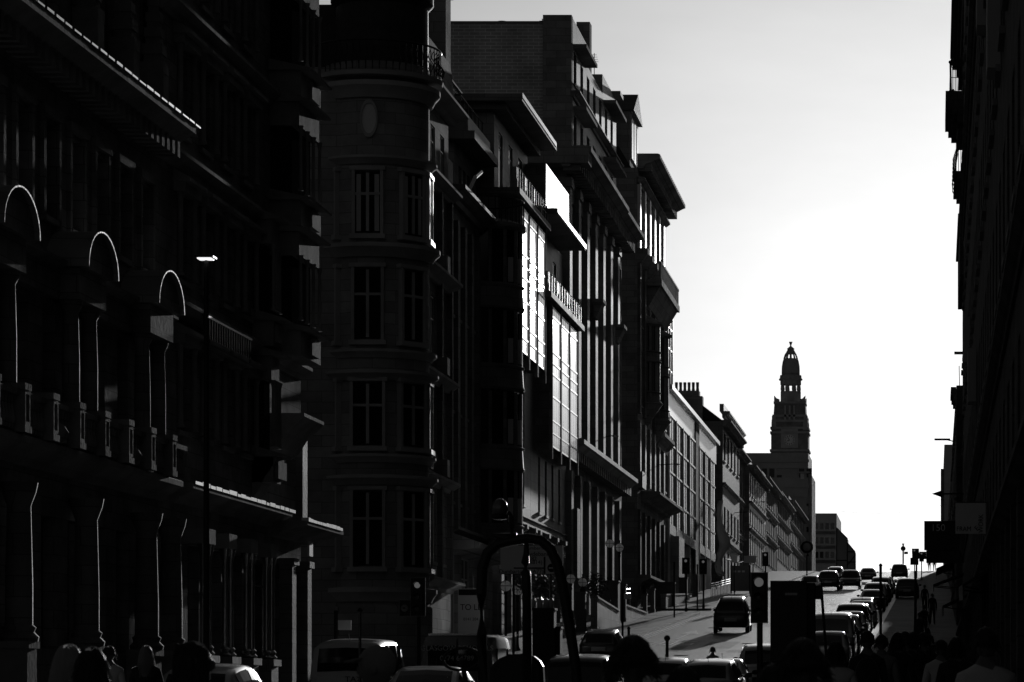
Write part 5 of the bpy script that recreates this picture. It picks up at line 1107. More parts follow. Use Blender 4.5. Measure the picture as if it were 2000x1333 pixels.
def head_geo(mb, z0=1.53, tilt=0):
    n, m = 16, 12; pts = []; fs = []
    for j in range(m + 1):
        ph = math.pi * j / m - math.pi / 2
        for i in range(n):
            a = 2 * math.pi * i / n; x, y, z = math.cos(ph) * math.sin(a), math.cos(ph) * math.cos(a), math.sin(ph)
            rx, ry, rz = .075, .098, .118
            if z < -.2: rx *= 1 + (z + .2) * .35; y += .12 * (-z - .2) * (1 if y > -.2 else .2)
            yy = y * ry; 
            if y > .8 and -.35 < z < .1 and abs(x) < .35: yy += .022 * (1 - abs(x) / .35)
            if y > .75 and .05 < z < .3 and .2 < abs(x) < .6: yy -= .008
            pts.append((x * rx, yy + .02, z0 + .125 + z * rz))
    for j in range(m):
        for i in range(n): fs.append([j * n + i, j * n + (i + 1) % n, (j + 1) * n + (i + 1) % n, (j + 1) * n + i])
    mb.add(pts, fs)
    for s in (-1, 1): mb.ball((s * .078, .01, z0 + .12), .012, .024, .034, 8, 6)
BODY = {}
def body_mesh(key, pose, top, bottom):
    k = (key, top, bottom)
    if k in BODY: return BODY[k]
    V, E, rad = skeleton(pose); me = bpy.data.meshes.new('sk'); me.from_pydata(V, E, []); o = bpy.data.objects.new('sk', me); C.objects.link(o)
    md = o.modifiers.new('s', 'SKIN'); md.use_smooth_shade = True
    sv = me.skin_vertices[0].data if me.skin_vertices else None
    for i, r in enumerate(rad): sv[i].radius = r; sv[i].use_root = (i == 0)
    o.modifiers.new('u', 'SUBSURF').levels = 1
    dg = bpy.context.evaluated_depsgraph_get(); ev = o.evaluated_get(dg).to_mesh(); mb = MB(); mb.add([v.co[:] for v in ev.vertices], [list(p.vertices) for p in ev.polygons]); bpy.data.objects.remove(o)
    for i, f in enumerate(mb.f):
        c = sum((Vector(mb.v[q]) for q in f), Vector()) / len(f)
        hand = abs(c.x) > .17 and c.z < .92 or (c.y > .16 and c.z > .9)
        mb.m[i] = 0 if hand or c.z > 1.50 else (2 if c.z < .98 and not (abs(c.x) > .19) else 1)
        if c.z < .085: mb.m[i] = 3
    head_geo(mb)
    out = mb.mesh('body', ['skin', top, bottom, 'black'], True); BODY[k] = out
    return out
def hair_mesh(kind):
    mb = MB(); z = 1.53 + .125
    if kind == 'cap':
        mb.ball((0, .015, z + .03), .088, .11, .105, 14, 8); mb.add([(-.07, .09, z + .05), (.07, .09, z + .05), (.075, .19, z + .03), (-.075, .19, z + .03), (-.07, .09, z + .062), (.07, .09, z + .062), (.075, .19, z + .04), (-.075, .19, z + .04)], [(0, 1, 2, 3), (4, 5, 6, 7), (0, 1, 5, 4), (1, 2, 6, 5), (2, 3, 7, 6), (3, 0, 4, 7)])
        return mb
    for j in range(9):
        pass
    n, m = 18, 12; rows = []
    L_ = {'short': .02, 'bob': .14, 'long': .34, 'curly': .02}[kind]
    pts = []; fs = []
    for j in range(m + 1):
        t = j / m
        for i in range(n + 1):
            a = R(35 + 290 * i / n)                             # open at the face
            if t < .5: ph = math.pi / 2 * (1 - t / .5); rr = math.cos(ph); zz_ = math.sin(ph) * .125
            else: rr = 1.0 - .12 * (t - .5) ; zz_ = -L_ * (t - .5) / .5
            wob = 1 + (.10 if kind == 'curly' else .035) * math.sin(i * 2.7 + j * 1.9) * (1 if t > .1 else 0)
            fl_ = 1 + (.25 if kind == 'long' else 0) * max(0, t - .5)
            s_ = 1.22 if kind == 'curly' else 1.08
            pts.append((.082 * s_ * rr * wob * fl_ * math.sin(a), .015 - .004 + .104 * s_ * rr * wob * math.cos(a) * (1 if math.cos(a) > 0 else 1.08), z + .008 + zz_ * (1.1 if kind == 'curly' else 1) + (.03 if math.cos(a) > .5 and t > .45 else 0)))
    for j in range(m):
        for i in range(n): fs.append([j * (n + 1) + i, j * (n + 1) + i + 1, (j + 1) * (n + 1) + i + 1, (j + 1) * (n + 1) + i])
    mb.add(pts, fs)
    rnd = random.Random(5)                                       # loose strands
    for i in range({'short': 50, 'bob': 90, 'long': 320, 'curly': 260}[kind]):
        a = R(rnd.uniform(50, 310)); r0 = .09 * (1.12 if kind == 'curly' else 1); z1 = z + rnd.uniform(-.05, .12); r0 *= max(.35, math.cos(max(0, z1 - z) / .135 * 1.3)); x, y = r0 * math.sin(a), .01 + .11 * math.cos(a); l = (.03 + L_ * .9) * rnd.uniform(.5, 1)
        mb.tube([(x, y, z1), (x * (1.12 + rnd.uniform(0, .2)), y * 1.12, z1 - l * .35), (x * (1.1 + rnd.uniform(0, .5)), y * 1.15, z1 - l)], [.0055, .005, .002], 4)
    return mb
HAIR = {}
POSE = {'stand': dict(stride=.04), 'walk': dict(stride=.2), 'phone': dict(stride=.05, arm='phone'), 'hold': dict(stride=.06, arm='hold')}
def person(label, x, y, h=1.75, pose='stand', top='cloth_dark', bottom='denim', hair='short', rz=0.0, hm='hair', dz=None, bag=False, group=None, road=False):
    z = g(y) + (0 if road else .135)
    t = thing('person', label, 'person', (x, y, z), group, rz); k = h / 1.78; t.scale = (k, k, k)
    link('body', body_mesh(pose, POSE[pose], top, bottom), t)
    hk = (hair, hm)
    if hk not in HAIR: HAIR[hk] = hair_mesh(hair).mesh('cap' if hair == 'cap' else 'hair', hm, True)
    link('cap' if hair == 'cap' else 'hair', HAIR[hk], t)
    if bag:
        mb = MB(); mb.ball((0, -.19, 1.24), .15, .09, .22, 12, 8); bo = mb.build('backpack', 'cloth_dark', t, True)
    return t
def at(px, d): return (px - VX) * d / F
def hgt(py, d, road=False): return zz(py, d) - g(d) - (0 if road else .135)
for lab, px, py, d, kw in (
    ('person with long loose fair hair walking close beside another, backs to the street', 133, 1260, 17, dict(hair='long', hm='hair_fair', pose='walk')),
    ('dark-haired person in black shoulder to shoulder with the fair-haired walker', 178, 1265, 16.5, dict(hair='bob')),
    ('person in a pale T-shirt standing by the bank columns', 213, 1262, 44, dict(top='cloth_light')),
    ('person with long hair and phone standing beside the bank columns', 285, 1261, 43, dict(hair='long', hm='hair_fair', pose='phone')),
    ('person with long straight dark hair in a light top, head bent down', 375, 1254, 17, dict(hair='long', top='cloth_mid', rz=-1.2)),
    ('person in a peaked cap in front of the white taxi van', 742, 1263, 16, dict(hair='cap', rz=1.4, hm='cloth_mid')),
    ('person with thick short hair standing before the small dark hatchback', 1236, 1247, 14, dict(hair='curly')),
    ('person with cropped hair beside the thick-haired watcher', 1335, 1302, 14, dict(hair='short', top='cloth_dark')),
    ('person with rounded dark hair in front of the black info panel', 1568, 1254, 13, dict(hair='curly')),
    ('shorter person with dark hair left of the info panel foot', 1510, 1299, 14, dict(hair='bob')),
    ('person in an open pale jacket beside the leaning post', 1633, 1253, 33, dict(top='cloth_light', hair='bob', hm='hair', pose='hold')),
    ('person in a dark coat with backpack walking up the right pavement', 1694, 1233, 40, dict(pose='walk', bag=True)),
    ('person in dark clothes walking next to the backpack walker', 1722, 1240, 46, dict(pose='walk', top='cloth_mid')),
    ('dark-clothed walker with tied hair in the pavement crowd', 1753, 1236, 50, dict(pose='walk', hair='bob')),
    ('slim person in black in the middle of the pavement crowd', 1768, 1228, 52, dict(pose='walk')),
    ('person with a bun in the pavement crowd', 1784, 1227, 53, dict(hair='bob')),
    ('tall broad person in black in the pavement crowd', 1803, 1222, 54, dict(pose='walk')),
    ('person in a pale T-shirt by the right-hand shopfronts', 1838, 1250, 42, dict(top='cloth_light', bottom='cloth_dark')),
    ('person in black beside the pale T-shirt by the shopfronts', 1868, 1244, 38, dict(hair='bob')),
    ('large person in a grey T-shirt seen from behind by the wall', 1926, 1226, 22, dict(top='cloth_light', bottom='cloth_dark'))):
    h = min(1.92, max(1.42, hgt(py, d))); person(lab, at(px, d), d, h, **kw)
person('person with rim-lit short hair crossing between the queuing cars', at(1365, 96), 102, 1.72, pose='walk', top='cloth_mid', road=True)
person('person at the foot of the central traffic light', at(1494, 62), 62.5, 1.55, hair='short', road=True)
person('distant walker silhouetted on the right of the hill crest', at(1815, 402), 402, 1.75, pose='walk')
person('distant pair member silhouetted by the crest wall', at(1825, 404), 404, 1.85, pose='stand')
person('walker in black alone on the right pavement uphill of the crowd', at(1805, 150), 150, 1.78, pose='walk')
for i, (px, d, h, kw, lab) in enumerate(((1742, 66, 1.7, dict(pose='walk', hair='bob'), 'dark-coated walker beside the litter bin'), (1778, 74, 1.8, dict(pose='walk', bag=True), 'backpacker in black ahead of the pavement crowd'), (1812, 70, 1.72, dict(pose='walk', top='cloth_mid'), 'walker in a grey top near the shop doors'), (1822, 92, 1.76, dict(pose='walk'), 'walker in black under the long shop awning'), (1812, 118, 1.7, dict(pose='walk', hair='bob'), 'walker with bobbed hair uphill of the long awning'), (1797, 136, 1.8, dict(pose='stand'), 'person waiting at the pavement edge by the number sign'), (1821, 178, 1.75, dict(pose='walk'), 'far walker close to the right-hand wall'), (1806, 205, 1.75, dict(pose='walk'), 'far walker near the black people carrier'), (1850, 58, 1.7, dict(hair='bob', pose='phone'), 'person with phone leaning by the shop pilasters'))):
    person(lab, at(px, d), d, h, **kw)
# ---------------------------------------------------------------- street furniture
mat('lens_lit', .35, .2, .5, emit=.18); mat('lens', .08, .25, .5); mat('signface', .8, .6, .3); mat('signface2', .9, .6, .3); mat('globe', .7, .15, .5)
_n = MAT['globe'].node_tree; _b = _n.nodes['Principled BSDF']; _t = _n.nodes.new('ShaderNodeBsdfTranslucent'); _t.inputs[0].default_value = (.8, .8, .8, 1); _m = _n.nodes.new('ShaderNodeMixShader'); _m.inputs[0].default_value = .45
_o = [q for q in _n.nodes if q.type == 'OUTPUT_MATERIAL'][0]; _n.links.new(_b.outputs[0], _m.inputs[1]); _n.links.new(_t.outputs[0], _m.inputs[2]); _n.links.new(_m.outputs[0], _o.inputs[0])
mat('plain', .3, .6, .3); mat('signtext', .02, .6, .2); mat('lantern_glare', .8, .4, .3, emit=2.5); mat('leaf', .07, .35, .5); mat('pot', .4, .35, .5)
P_ = lambda px, py, d: Vector(((px - VX) * d / F, d, zz(py, d)))
# --- traffic signals
def signal(label, px, pytop, d, h, w, lit=(True, False, False), arrow=False, side=None, road=True, group='traffic signals'):
    x = at(px, d); zb = g(d) + (0 if road else .13); zt = zz(pytop, d); t = thing('traffic_light', label, 'traffic light', (x, d, zb), group)
    mb = MB(); mb.tube([(0, 0, 0), (0, 0, zt - zb - h * .5)], .057, 10); mb.lathe([(.09, 0), (.09, .25), (.06, .3)], (0, 0, 0), 12); mb.build('pole', 'black', t)
    zc = zt - zb; MB().box(-w / 2, w / 2, -.18, -.165, zc - h, zc).build('backing_board', 'black', t)
    MB().box(-w * .32, w * .32, -.3, -.181, zc - h + .06, zc - .06).build('signal_head', 'black', t)
    edge = MB()
    for a in ((-w / 2, -w / 2 + .018, zc - h, zc), (w / 2 - .018, w / 2, zc - h, zc), (-w / 2 + .018, w / 2 - .018, zc - .018, zc), (-w / 2 + .018, w / 2 - .018, zc - h, zc - h + .018)): edge.box(a[0], a[1], -.184, -.181, a[2], a[3])
    edge.build('white_border', 'plain', t)
    for i in range(3):
        zl = zc - h * (.2 + .3 * i); r = min(.09, h * .09); mb = MB(); mb.ball((0, -.30, zl), r, .035, r, 14, 8); mb.build('lens', 'lens_lit' if lit[i] else 'lens', t, True)
        mb = MB(); mb.lathe([(r * 1.1, 0), (r * 1.1, .2)], (0, 0, 0), 12, 10, 170); me = mb.mesh('visor', 'black', True); me.transform(Matrix.Translation((0, -.3, zl)) @ Matrix.Rotation(R(90), 4, 'X')); link('visor', me, t)
    if side:
        a, c, e, f = side; q = MB().box(a, c, -.2, -.165, e, f).build('side_board', 'black', t)
        for bx in ((a, c, f - .018, f), (a, c, e, e + .018), (a, a + .018, e, f)): MB().box(bx[0], bx[1], -.206, -.201, bx[2], bx[3]).build('white_border', 'plain', q)
        mb = MB(); mb.ball(((a + c) / 2, -.2, (e + f) / 2), .11, .03, .11, 14, 8); l = mb.build('lens', 'plain', q, True)
        MB().box((a + c) / 2 - .05, (a + c) / 2 + .03, -.24, -.228, (e + f) / 2 - .02, (e + f) / 2 + .02).build('arrow', 'black', l)
    return t
d = 95; zb_ = g(d) + .13
signal('traffic light with a side box and left-turn arrow by the left kerb', 818, 1129, d, 1.16, .46, side=(-.56, -.23, zz(1205, d) - zb_, zz(1172, d) - zb_), road=False)
signal('tall black traffic light with two pale lenses at the right kerb', 1484, 1119, 60, .96, .33, (True, False, False))
for px, py, d, lab in ((1340, 1090, 205, 'slim traffic light on the left pavement below the glass offices'), (1374, 1092, 214, 'second slim traffic light at the side-street corner'), (1495, 1079, 236, 'traffic light seen above the black info panel'), (1786, 1072, 330, 'dark traffic light in the crest cluster beside the round sign'), (1800, 1078, 332, 'dark traffic light at the right of the crest cluster')):
    signal(lab, px, py, d, 1.05, .5, road=False)
mb_ = thing('lamp_post_banner', 'round clock on a slim post by the slab block', 'street clock'); d = 330; x = at(1576, d)
mb = MB(); mb.tube([(x, d, g(d)), (x, d, zz(1085, d))], .07, 8); mb.build('post', 'black', mb_)
mb = MB(); mb.lathe([(.62, -.15), (.66, 0), (.62, .15)], (0, 0, 0), 24); me = mb.mesh('clock_case', 'black', True); me.transform(Matrix.Translation((x, d, zz(1069, d))) @ Matrix.Rotation(R(90), 4, 'X')); link('clock_case', me, mb_)
mb = MB(); mb.lathe([(.01, .155), (.42, .155), (.42, .16)], (0, 0, 0), 24); me = mb.mesh('clock_face', 'plain', True); me.transform(Matrix.Translation((x, d, zz(1069, d))) @ Matrix.Rotation(R(90), 4, 'X')); link('clock_face', me, mb_)
t = thing('round_sign', 'round dark sign disc with a small plate on a post at the crest', 'sign'); d = 360; x = at(1764, d)
mb = MB(); mb.tube([(x, d, g(d)), (x, d, zz(1063, d))], .09, 8); mb.build('post', 'black', t)
mb = MB(); mb.lathe([(.29, -.03), (.29, .03)], (0, 0, 0), 20); me = mb.mesh('disc', 'black', False); me.transform(Matrix.Translation((x, d - .12, zz(1072, d))) @ Matrix.Rotation(R(90), 4, 'X')); link('disc', me, t)
MB().box(x + .12, x + .55, d - .1, d - .06, zz(1083, d), zz(1078, d)).build('plate', 'black', t); MB().box(x - .15, x + .15, d - .1, d - .06, zz(1064, d), zz(1062, d)).build('lamp', 'black', t)
t = thing('sign_cluster', 'dark cluster of backed direction boards near the crest signals', 'sign'); d = 345
mb = MB(); mb.tube([(at(1790, d), d, g(d)), (at(1790, d), d, zz(1075, d))], .1, 8); mb.build('post', 'black', t)
for px0, px1, a, c in ((1781, 1795, 1072, 1082), (1783, 1800, 1080, 1092), (1796, 1809, 1078, 1093), (1778, 1794, 1090, 1104)):
    MB().box(at(px0, d), at(px1, d), d - .2 - (a % 7) * .02, d - .15 - (a % 7) * .02, zz(c, d), zz(a, d)).build('board', 'black', t)
# --- direction sign
t = thing('direction_sign', 'large pale road direction sign with a route diagram and no-entry roundel', 'road sign'); d = 126.0
x0, x1, zt, zb = at(978, d), at(1100, d), zz(1065, d), zz(1122, d)
for px in (1003, 1075):
    mb = MB(); x = at(px, d); mb.tube([(x, d, g(d) + .13), (x, d, zt)], .05, 8); mb.build('post', 'steel' if px > 1050 else 'black', t)
MB().box(x0, x1, d - .1, d - .06, zb, zt).build('board', 'signface', t)
def sg(px0, px1, a, c, m, name): return MB().box(at(px0, d), at(px1, d), d - .112, d - .101, zz(c, d), zz(a, d)).build(name, m, t)
sg(978, 1100, 1064.2, 1065.8, 'black', 'border'); sg(978, 1100, 1121.3, 1122.6, 'black', 'border'); sg(1029, 1074, 1067, 1076, 'signface2', 'panel'); sg(1004, 1066, 1109, 1111.6, 'black', 'route_line'); sg(1062.5, 1066, 1088, 1121, 'black', 'route_line')
for s, px, py, sz in (('Cumbernauld', 1051, 1071.5, .19), ('Clydebank', 1049, 1083, .24), ('A82', 1040, 1092, .22), ('(A814)', 1045, 1099, .22), ('Dumbarton', 1001, 1117, .22), ('(A77)', 1050, 1117, .22)):
    text('lettering', s, (at(px, d), d - .118, zz(py, d)), sz, 'signtext', t, ext=.002)
mb = MB(); mb.lathe([(.17, 0), (.17, .012)], (0, 0, 0), 20); me = mb.mesh('roundel', 'signtext'); me.transform(Matrix.Translation((at(1078, d), d - .101, zz(1110, d))) @ Matrix.Rotation(R(90), 4, 'X')); ro = link('roundel', me, t)
MB().box(at(1078, d) - .11, at(1078, d) + .11, d - .122, d - .114, zz(1110, d) - .025, zz(1110, d) + .025).build('bar', 'paint', ro)
# --- to let board
t = thing('to_let_board', 'grey TO LET board fixed low on the pilastered block', 'sign'); d = 128.6
MB().box(at(895, d), at(945, d), d - .06, d, zz(1240, d), zz(1150, d)).build('board', 'signface', t); MB().box(at(896, d), at(944, d), d - .07, d - .061, zz(1163, d), zz(1151.5, d)).build('header', 'signtext', t)
text('lettering', 'TO LET', (at(899, d), d - .066, zz(1187, d)), .34, 'signtext', t, align='LEFT', sx=.95); text('lettering', '0141 204', (at(920, d), d - .066, zz(1210, d)), .16, 'signtext', t)
# --- hanging signs on the right
t = thing('square_hanging_sign', 'square grey hanging sign lettered FRAMEWORK over the right pavement', 'hanging sign'); d = 75.0
MB().box(at(1866, d), at(1925, d), d - .05, d + .05, zz(1043, d), zz(983, d)).build('panel', mat('hang', .8, .6, .3), t)
mb = MB(); mb.tube([(at(1866, d), d, zz(982, d)), (1.4, d, zz(982, d))], .018, 6); mb.build('bracket', 'iron', t)
text('lettering', 'FRAM', (at(1868, d), d - .056, zz(1034, d)), .155, 'signtext', t, align='LEFT', sx=.9)
text('lettering', 'WORK', (at(1916, d), d - .056, zz(1023, d)), .155, 'signtext', t, rot=(90, -90, 0), sx=.9); text('lettering', 'E', (at(1908, d), d - .056, zz(1033, d)), .17, 'signtext', t, rot=(90, -45, 0))
t = thing('number_hanging_sign', 'dark box sign with pale figures 150 above the right pavement', 'hanging sign'); d = 150.0
MB().box(at(1805, d), 1.5, d - .1, d + .25, zz(1075, d), zz(1018, d)).build('box', 'black', t); MB().box(at(1809, d), 1.5, d + .02, d + .2, zz(1100, d), zz(1075.3, d)).build('lower_box', 'black', t)
text('lettering', '150', (at(1818, d), d - .108, zz(1032, d)), .46, 'signface2', t, align='LEFT')
t = thing('arrow_sign', 'black arrow-shaped iron bracket sign pointing across the street', 'hanging sign'); d = 160.0
mb = MB(); mb.tube([(at(1840, d), d, zz(965, d)), (1.5, d, zz(965, d))], .045, 6); mb.build('shaft', 'iron', t)
mb = MB(); mb.lathe([(.0, -.3), (.19, .25), (.0, .25)], (0, 0, 0), 10); me = mb.mesh('arrow_head', 'iron'); me.transform(Matrix.Translation((at(1831, d), d, zz(965, d))) @ Matrix.Rotation(R(90), 4, 'Y')); link('arrow_head', me, t)
t = thing('wall_street_light', 'street light arm reaching from the right-hand frontage', 'street light'); d = 195.0
mb = MB(); mb.tube([(1.4, d, zz(863, d)), (at(1860, d), d, zz(862, d)), (at(1848, d), d, zz(859, d))], .04, 6); mb.build('arm', 'iron', t)
mb = MB(); mb.box(at(1825, d), at(1856, d), d - .12, d + .12, zz(860.5, d), zz(857, d)); mb.build('lantern', 'iron', t)
# --- luminaire on the near left pole
t = thing('street_light', 'street light with a bright flat lantern in front of the dark Victorian block', 'street light'); d = 68.0; x = at(403, d)
mb = MB(); mb.tube([(x, d, g(d) + .13), (x, d, zz(520, d)), (x, d, zz(509, d))], [.075, .05, .04], 10); mb.build('pole', 'iron', t)
MB().box(at(384, d), at(420, d), d - .18, d + .18, zz(505, d), zz(501.5, d)).build('lantern', 'iron', t); MB().box(at(388, d), at(415, d), d - .16, d + .16, zz(507.5, d), zz(505.1, d)).build('glare_panel', 'lantern_glare', t)  # glowing panel gives the sun's bright reflection off the lantern
# --- globe lamps on stone piers
def globe_lamp(label, px, py, d, basez):
    p = P_(px, py, d); t = thing('globe_lamp', label, 'street lamp', (p.x, d, basez), 'globe lamps in front of the offices'); h = p.z - basez
    mb = MB(); mb.lathe([(.13, 0), (.15, .12), (.07, .3), (.055, .5), (.05, h - .6), (.08, h - .5), (.05, h - .4), (.1, h - .26)], (0, 0, 0), 10); mb.build('post', 'iron', t, True)
    mb = MB(); mb.ball((0, 0, h), .235, n=16, m=10); gl = mb.build('globe', 'globe', t, True)
    mb = MB(); mb.tube([(.245 * math.cos(R(a)), .245 * math.sin(R(a)), h) for a in range(0, 361, 20)], .014, 5); mb.tube([(0, .245 * math.cos(R(a)), h + .245 * math.sin(R(a))) for a in range(0, 361, 20)], .012, 5); mb.tube([(.245 * math.cos(R(a)), 0, h + .245 * math.sin(R(a))) for a in range(0, 361, 20)], .014, 5); mb.build('cage', 'iron', gl)
    mb = MB(); mb.lathe([(.05, 0), (.03, .1), (.05, .16), (.0, .22)], (0, 0, h + .24), 8); mb.build('finial', 'iron', t)
def boxthing(name, label, cat, px0, px1, py0, d, m='dark', cap=None, depth=.5, zb=None, group=None):
    x0, x1 = at(px0, d), at(px1, d); zb = g(d) + .1 if zb is None else zb; zt = zz(py0, d); t = thing(name, label, cat, ((x0 + x1) / 2, d, zb), group)
    w = (x1 - x0) / 2; h = zt - zb; MB().box(-w, w, 0, depth, 0, h - .08).build('shaft', m, t); MB().box(-w - .04, w + .04, -.04, depth + .04, h - .08, h).build('cap', cap or m, t); MB().box(-w - .03, w + .03, -.03, depth + .03, -.3, .25).build('base', m, t)
    return t
GG = 'stone piers along the left frontage'
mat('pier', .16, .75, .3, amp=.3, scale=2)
for px0, px1, py0, d, dep, lab in ((1125, 1143, 1156, 166, .6, 'tall dark gate pier below the globe lamps'), (1207, 1222, 1141, 183, .5, 'dark gate pier beside the stair railing'), (1255, 1263, 1160, 198.5, .45, 'low slim pier at the foot of the steps'), (1270, 1278, 1150, 203.3, .5, 'slim pier next to the wide dark wall block'), (1187, 1191, 1172, 175.5, .2, 'thin dark post in front of the planter box'), (1196, 1200, 1175, 177.5, .2, 'second thin dark post in front of the planter box'), (1326, 1342, 1128, 236, .6, 'dark pier with a pale side at the glass office steps'), (1352, 1362, 1122, 250, .6, 'far dark pier by the glass office entrance')):
    boxthing('gate_pier', lab, 'pier', px0, px1, py0, d, 'pier', None, dep, group=GG)
boxthing('planter_box', 'wide dark planter box carrying the globe lamps', 'planter', 1173, 1207, 1134, 178.5, 'pier', None, 1.2)
boxthing('wall_block', 'wide dark wall block at the street corner below the ornate building', 'wall', 1278, 1316, 1137, 219, 'pier', None, 1.2)
boxthing('service_cabinet', 'large black cabinet carrying pale jars under the direction sign', 'cabinet', 1040, 1082, 1188, 124.5, 'dark', None, .8)
boxthing('service_cabinet', 'lower black cabinet step beside the large cabinet', 'cabinet', 1082.5, 1094, 1224, 125.2, 'dark', None, .8)
for i, px in enumerate((1042, 1054.5, 1067, 1076.5)):
    d = 124.9; z0 = zz(1188, d); t = thing('pale_jar', ('first pale jar at the kerb-free end of the black cabinet top', 'pale jar second in the row on the black cabinet', 'pale jar third in the row on the black cabinet', 'last pale jar at the shrub end of the black cabinet top')[i], 'jar', (at(px, d), d, z0 + .002), 'pale jars on the black cabinet')
    mb = MB(); mb.lathe([(.1, 0), (.115, .05), (.115, .26), (.08, .34), (.05, .37), (.05, .42)], (0, 0, 0), 12); mb.build('jar_body', 'pot', t, True); mb = MB(); mb.lathe([(.06, .42), (.06, .45)], (0, 0, 0), 12); mb.build('lid', 'dark', t)
for px, py, d, z0, lab in ((1191, 1062, 178.9, zz(1134, 178.5), 'globe lamp standing on the planter box'), (1210, 1070, 184, zz(1141, 183), 'globe lamp behind the planter box pier'), (1115, 1131, 163, g(163), 'low globe lamp beside the tall gate pier'), (1138, 1138, 166.6, zz(1156, 166), 'globe lamp on top of the tall gate pier'), (988, 1145, 137, g(137), 'globe lamp left of the direction sign post'), (1011, 1152, 140, g(140), 'globe lamp behind the direction sign')):
    globe_lamp(lab, px, py, d, z0)
# low walls, ramp and steps along the left frontage
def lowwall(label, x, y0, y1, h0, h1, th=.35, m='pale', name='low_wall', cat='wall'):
    t = thing(name, label, cat); mb = MB(); a, c = g(y0) + .1, g(y1) + .1
    mb.hexa([(x - th, y0, a - .5), (x, y0, a - .5), (x, y1, c - .5), (x - th, y1, c - .5), (x - th, y0, a + h0), (x, y0, a + h0), (x, y1, c + h1), (x - th, y1, c + h1)]); mb.build('wall_face', m, t)
    mb = MB(); mb.hexa([(x - th - .04, y0, a + h0), (x + .05, y0, a + h0), (x + .05, y1, c + h1), (x - th - .04, y1, c + h1), (x - th - .04, y0, a + h0 + .1), (x + .05, y0, a + h0 + .1), (x + .05, y1, c + h1 + .1), (x - th - .04, y1, c + h1 + .1)]); mb.build('coping', 'pale', t)
    return t
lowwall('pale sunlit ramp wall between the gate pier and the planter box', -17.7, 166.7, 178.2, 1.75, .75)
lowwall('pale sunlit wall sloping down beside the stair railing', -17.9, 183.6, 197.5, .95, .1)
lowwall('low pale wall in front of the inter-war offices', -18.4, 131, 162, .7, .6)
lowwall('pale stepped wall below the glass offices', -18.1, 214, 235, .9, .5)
def railing(label, x, y0, y1, h, n, m='steel', x1=None):
    t = thing('handrail', label, 'railing'); x1 = x if x1 is None else x1
    def q(f, hh): y = lerp(y0, y1, f); return (lerp(x, x1, f), y, g(y) + .13 + hh)
    for hh in (h, h * .85, h * .7): mb = MB(); mb.tube([q(i / 6, hh) for i in range(7)], .03, 6); mb.build('rail', m, t)
    for i in range(n + 1): mb = MB(); mb.tube([q(i / n, 0), q(i / n, h)], .022, 6); mb.build('post', m, t)
railing('triple bright stair handrail beside the gate pier', -18.6, 184, 194, 1.7, 3)
railing('long bright guard railing below the glass offices', -17.1, 243, 268, 1.15, 14)
# bollards and small posts
for i, (px, py0, d, lab) in enumerate(((1317, 1100, 192, 'tall black bollard post on the kerb near the corner'), (1362, 1105, 207, 'black post on the kerb at the side street'), (1216, 1150, 150, 'thin black sign post at the pavement edge'), (1228, 1229, 118, 'short post by the kerb above the small hatchback'), (703, 1195, 78, 'bright-edged pole behind the white taxi van'), (656, 1193, 82, 'dark pole with a small plate at the side street'), (1303, 1247, 101, 'thin parking post with a small round head'), (1720, 1106, 112, 'black pole rising from the parked cars'), (1788, 1120, 118, 'black pole on the right pavement'))):
    x = at(px, d); z0 = g(d) + (.13 if x < KL or x > KR else 0); h = zz(py0, d) - z0; t = thing('signpost', lab, 'post', (x, d, z0)); mb = MB(); mb.tube([(0, 0, 0), (0, 0, h)], .05 if i != 4 else .035, 8); mb.build('shaft', 'steel' if i == 4 else 'black', t)
    if i in (5, 2): MB().box(.06, .4, -.03, .0, h - .5, h - .25).build('plate', 'signface', t)
    elif i == 6: mb = MB(); mb.ball((0, 0, h), .1, .05, .1, 10, 8); mb.build('head', 'black', t)
    else: mb = MB(); mb.lathe([(.065, h), (.065, h + .04), (.02, h + .09)], (0, 0, 0), 8); mb.build('cap', 'black', t)
t = thing('leaning_post', 'thin black leaning post with a small plate beside the info panel', 'post'); d = 57
mb = MB(); mb.tube([P_(1604, 1145, d), P_(1615, 1300, d), (at(1617, d), d, g(d))], .026, 8); mb.build('shaft', 'black', t); mb = MB(); p = P_(1596, 1158, d); mb.box(p.x - .09, p.x + .07, d - .03, d, p.z - .12, p.z + .13); mb.build('plate', 'black', t)
t = thing('info_panel', 'tall black information panel standing at the right kerb', 'info panel'); d = 52; zb = g(d); x0, x1 = at(1505, d), at(1576, d)
MB().box(x0, x1, d - .08, d + .08, zb + .1, zz(1135, d)).build('panel', 'black', t); MB().box(x1, at(1591, d), d - .02, d + .45, zb, zz(1139, d)).build('side_case', 'dark', t); MB().box(x0 - .02, x1 + .02, d - .12, d + .12, zb - .05, zb + .12).build('base', 'black', t)
for i in range(5):
    mb = MB(); mb.lathe([(.022, 0), (.022, .006), (.013, .006), (.013, 0)], (0, 0, 0), 12); me = mb.mesh('ring_mark', 'signface'); me.transform(Matrix.Translation((at(1536 + i * 4.8, d), d - .081, zz(1161, d))) @ Matrix.Rotation(R(90), 4, 'X')); link('ring_mark', me, t)
t = thing('litter_bin', 'dark litter bin with a pale slot on the right pavement', 'bin', (at(1749, 82), 82, g(82) + .13)); MB().box(-.19, .19, 0, .5, 0, 1.05).build('body', 'black', t); MB().box(-.22, .22, -.03, .53, 1.05, 1.13).build('lid', 'lead', t); MB().box(-.12, .02, -.012, 0, .88, .94).build('slot', 'plate', t)
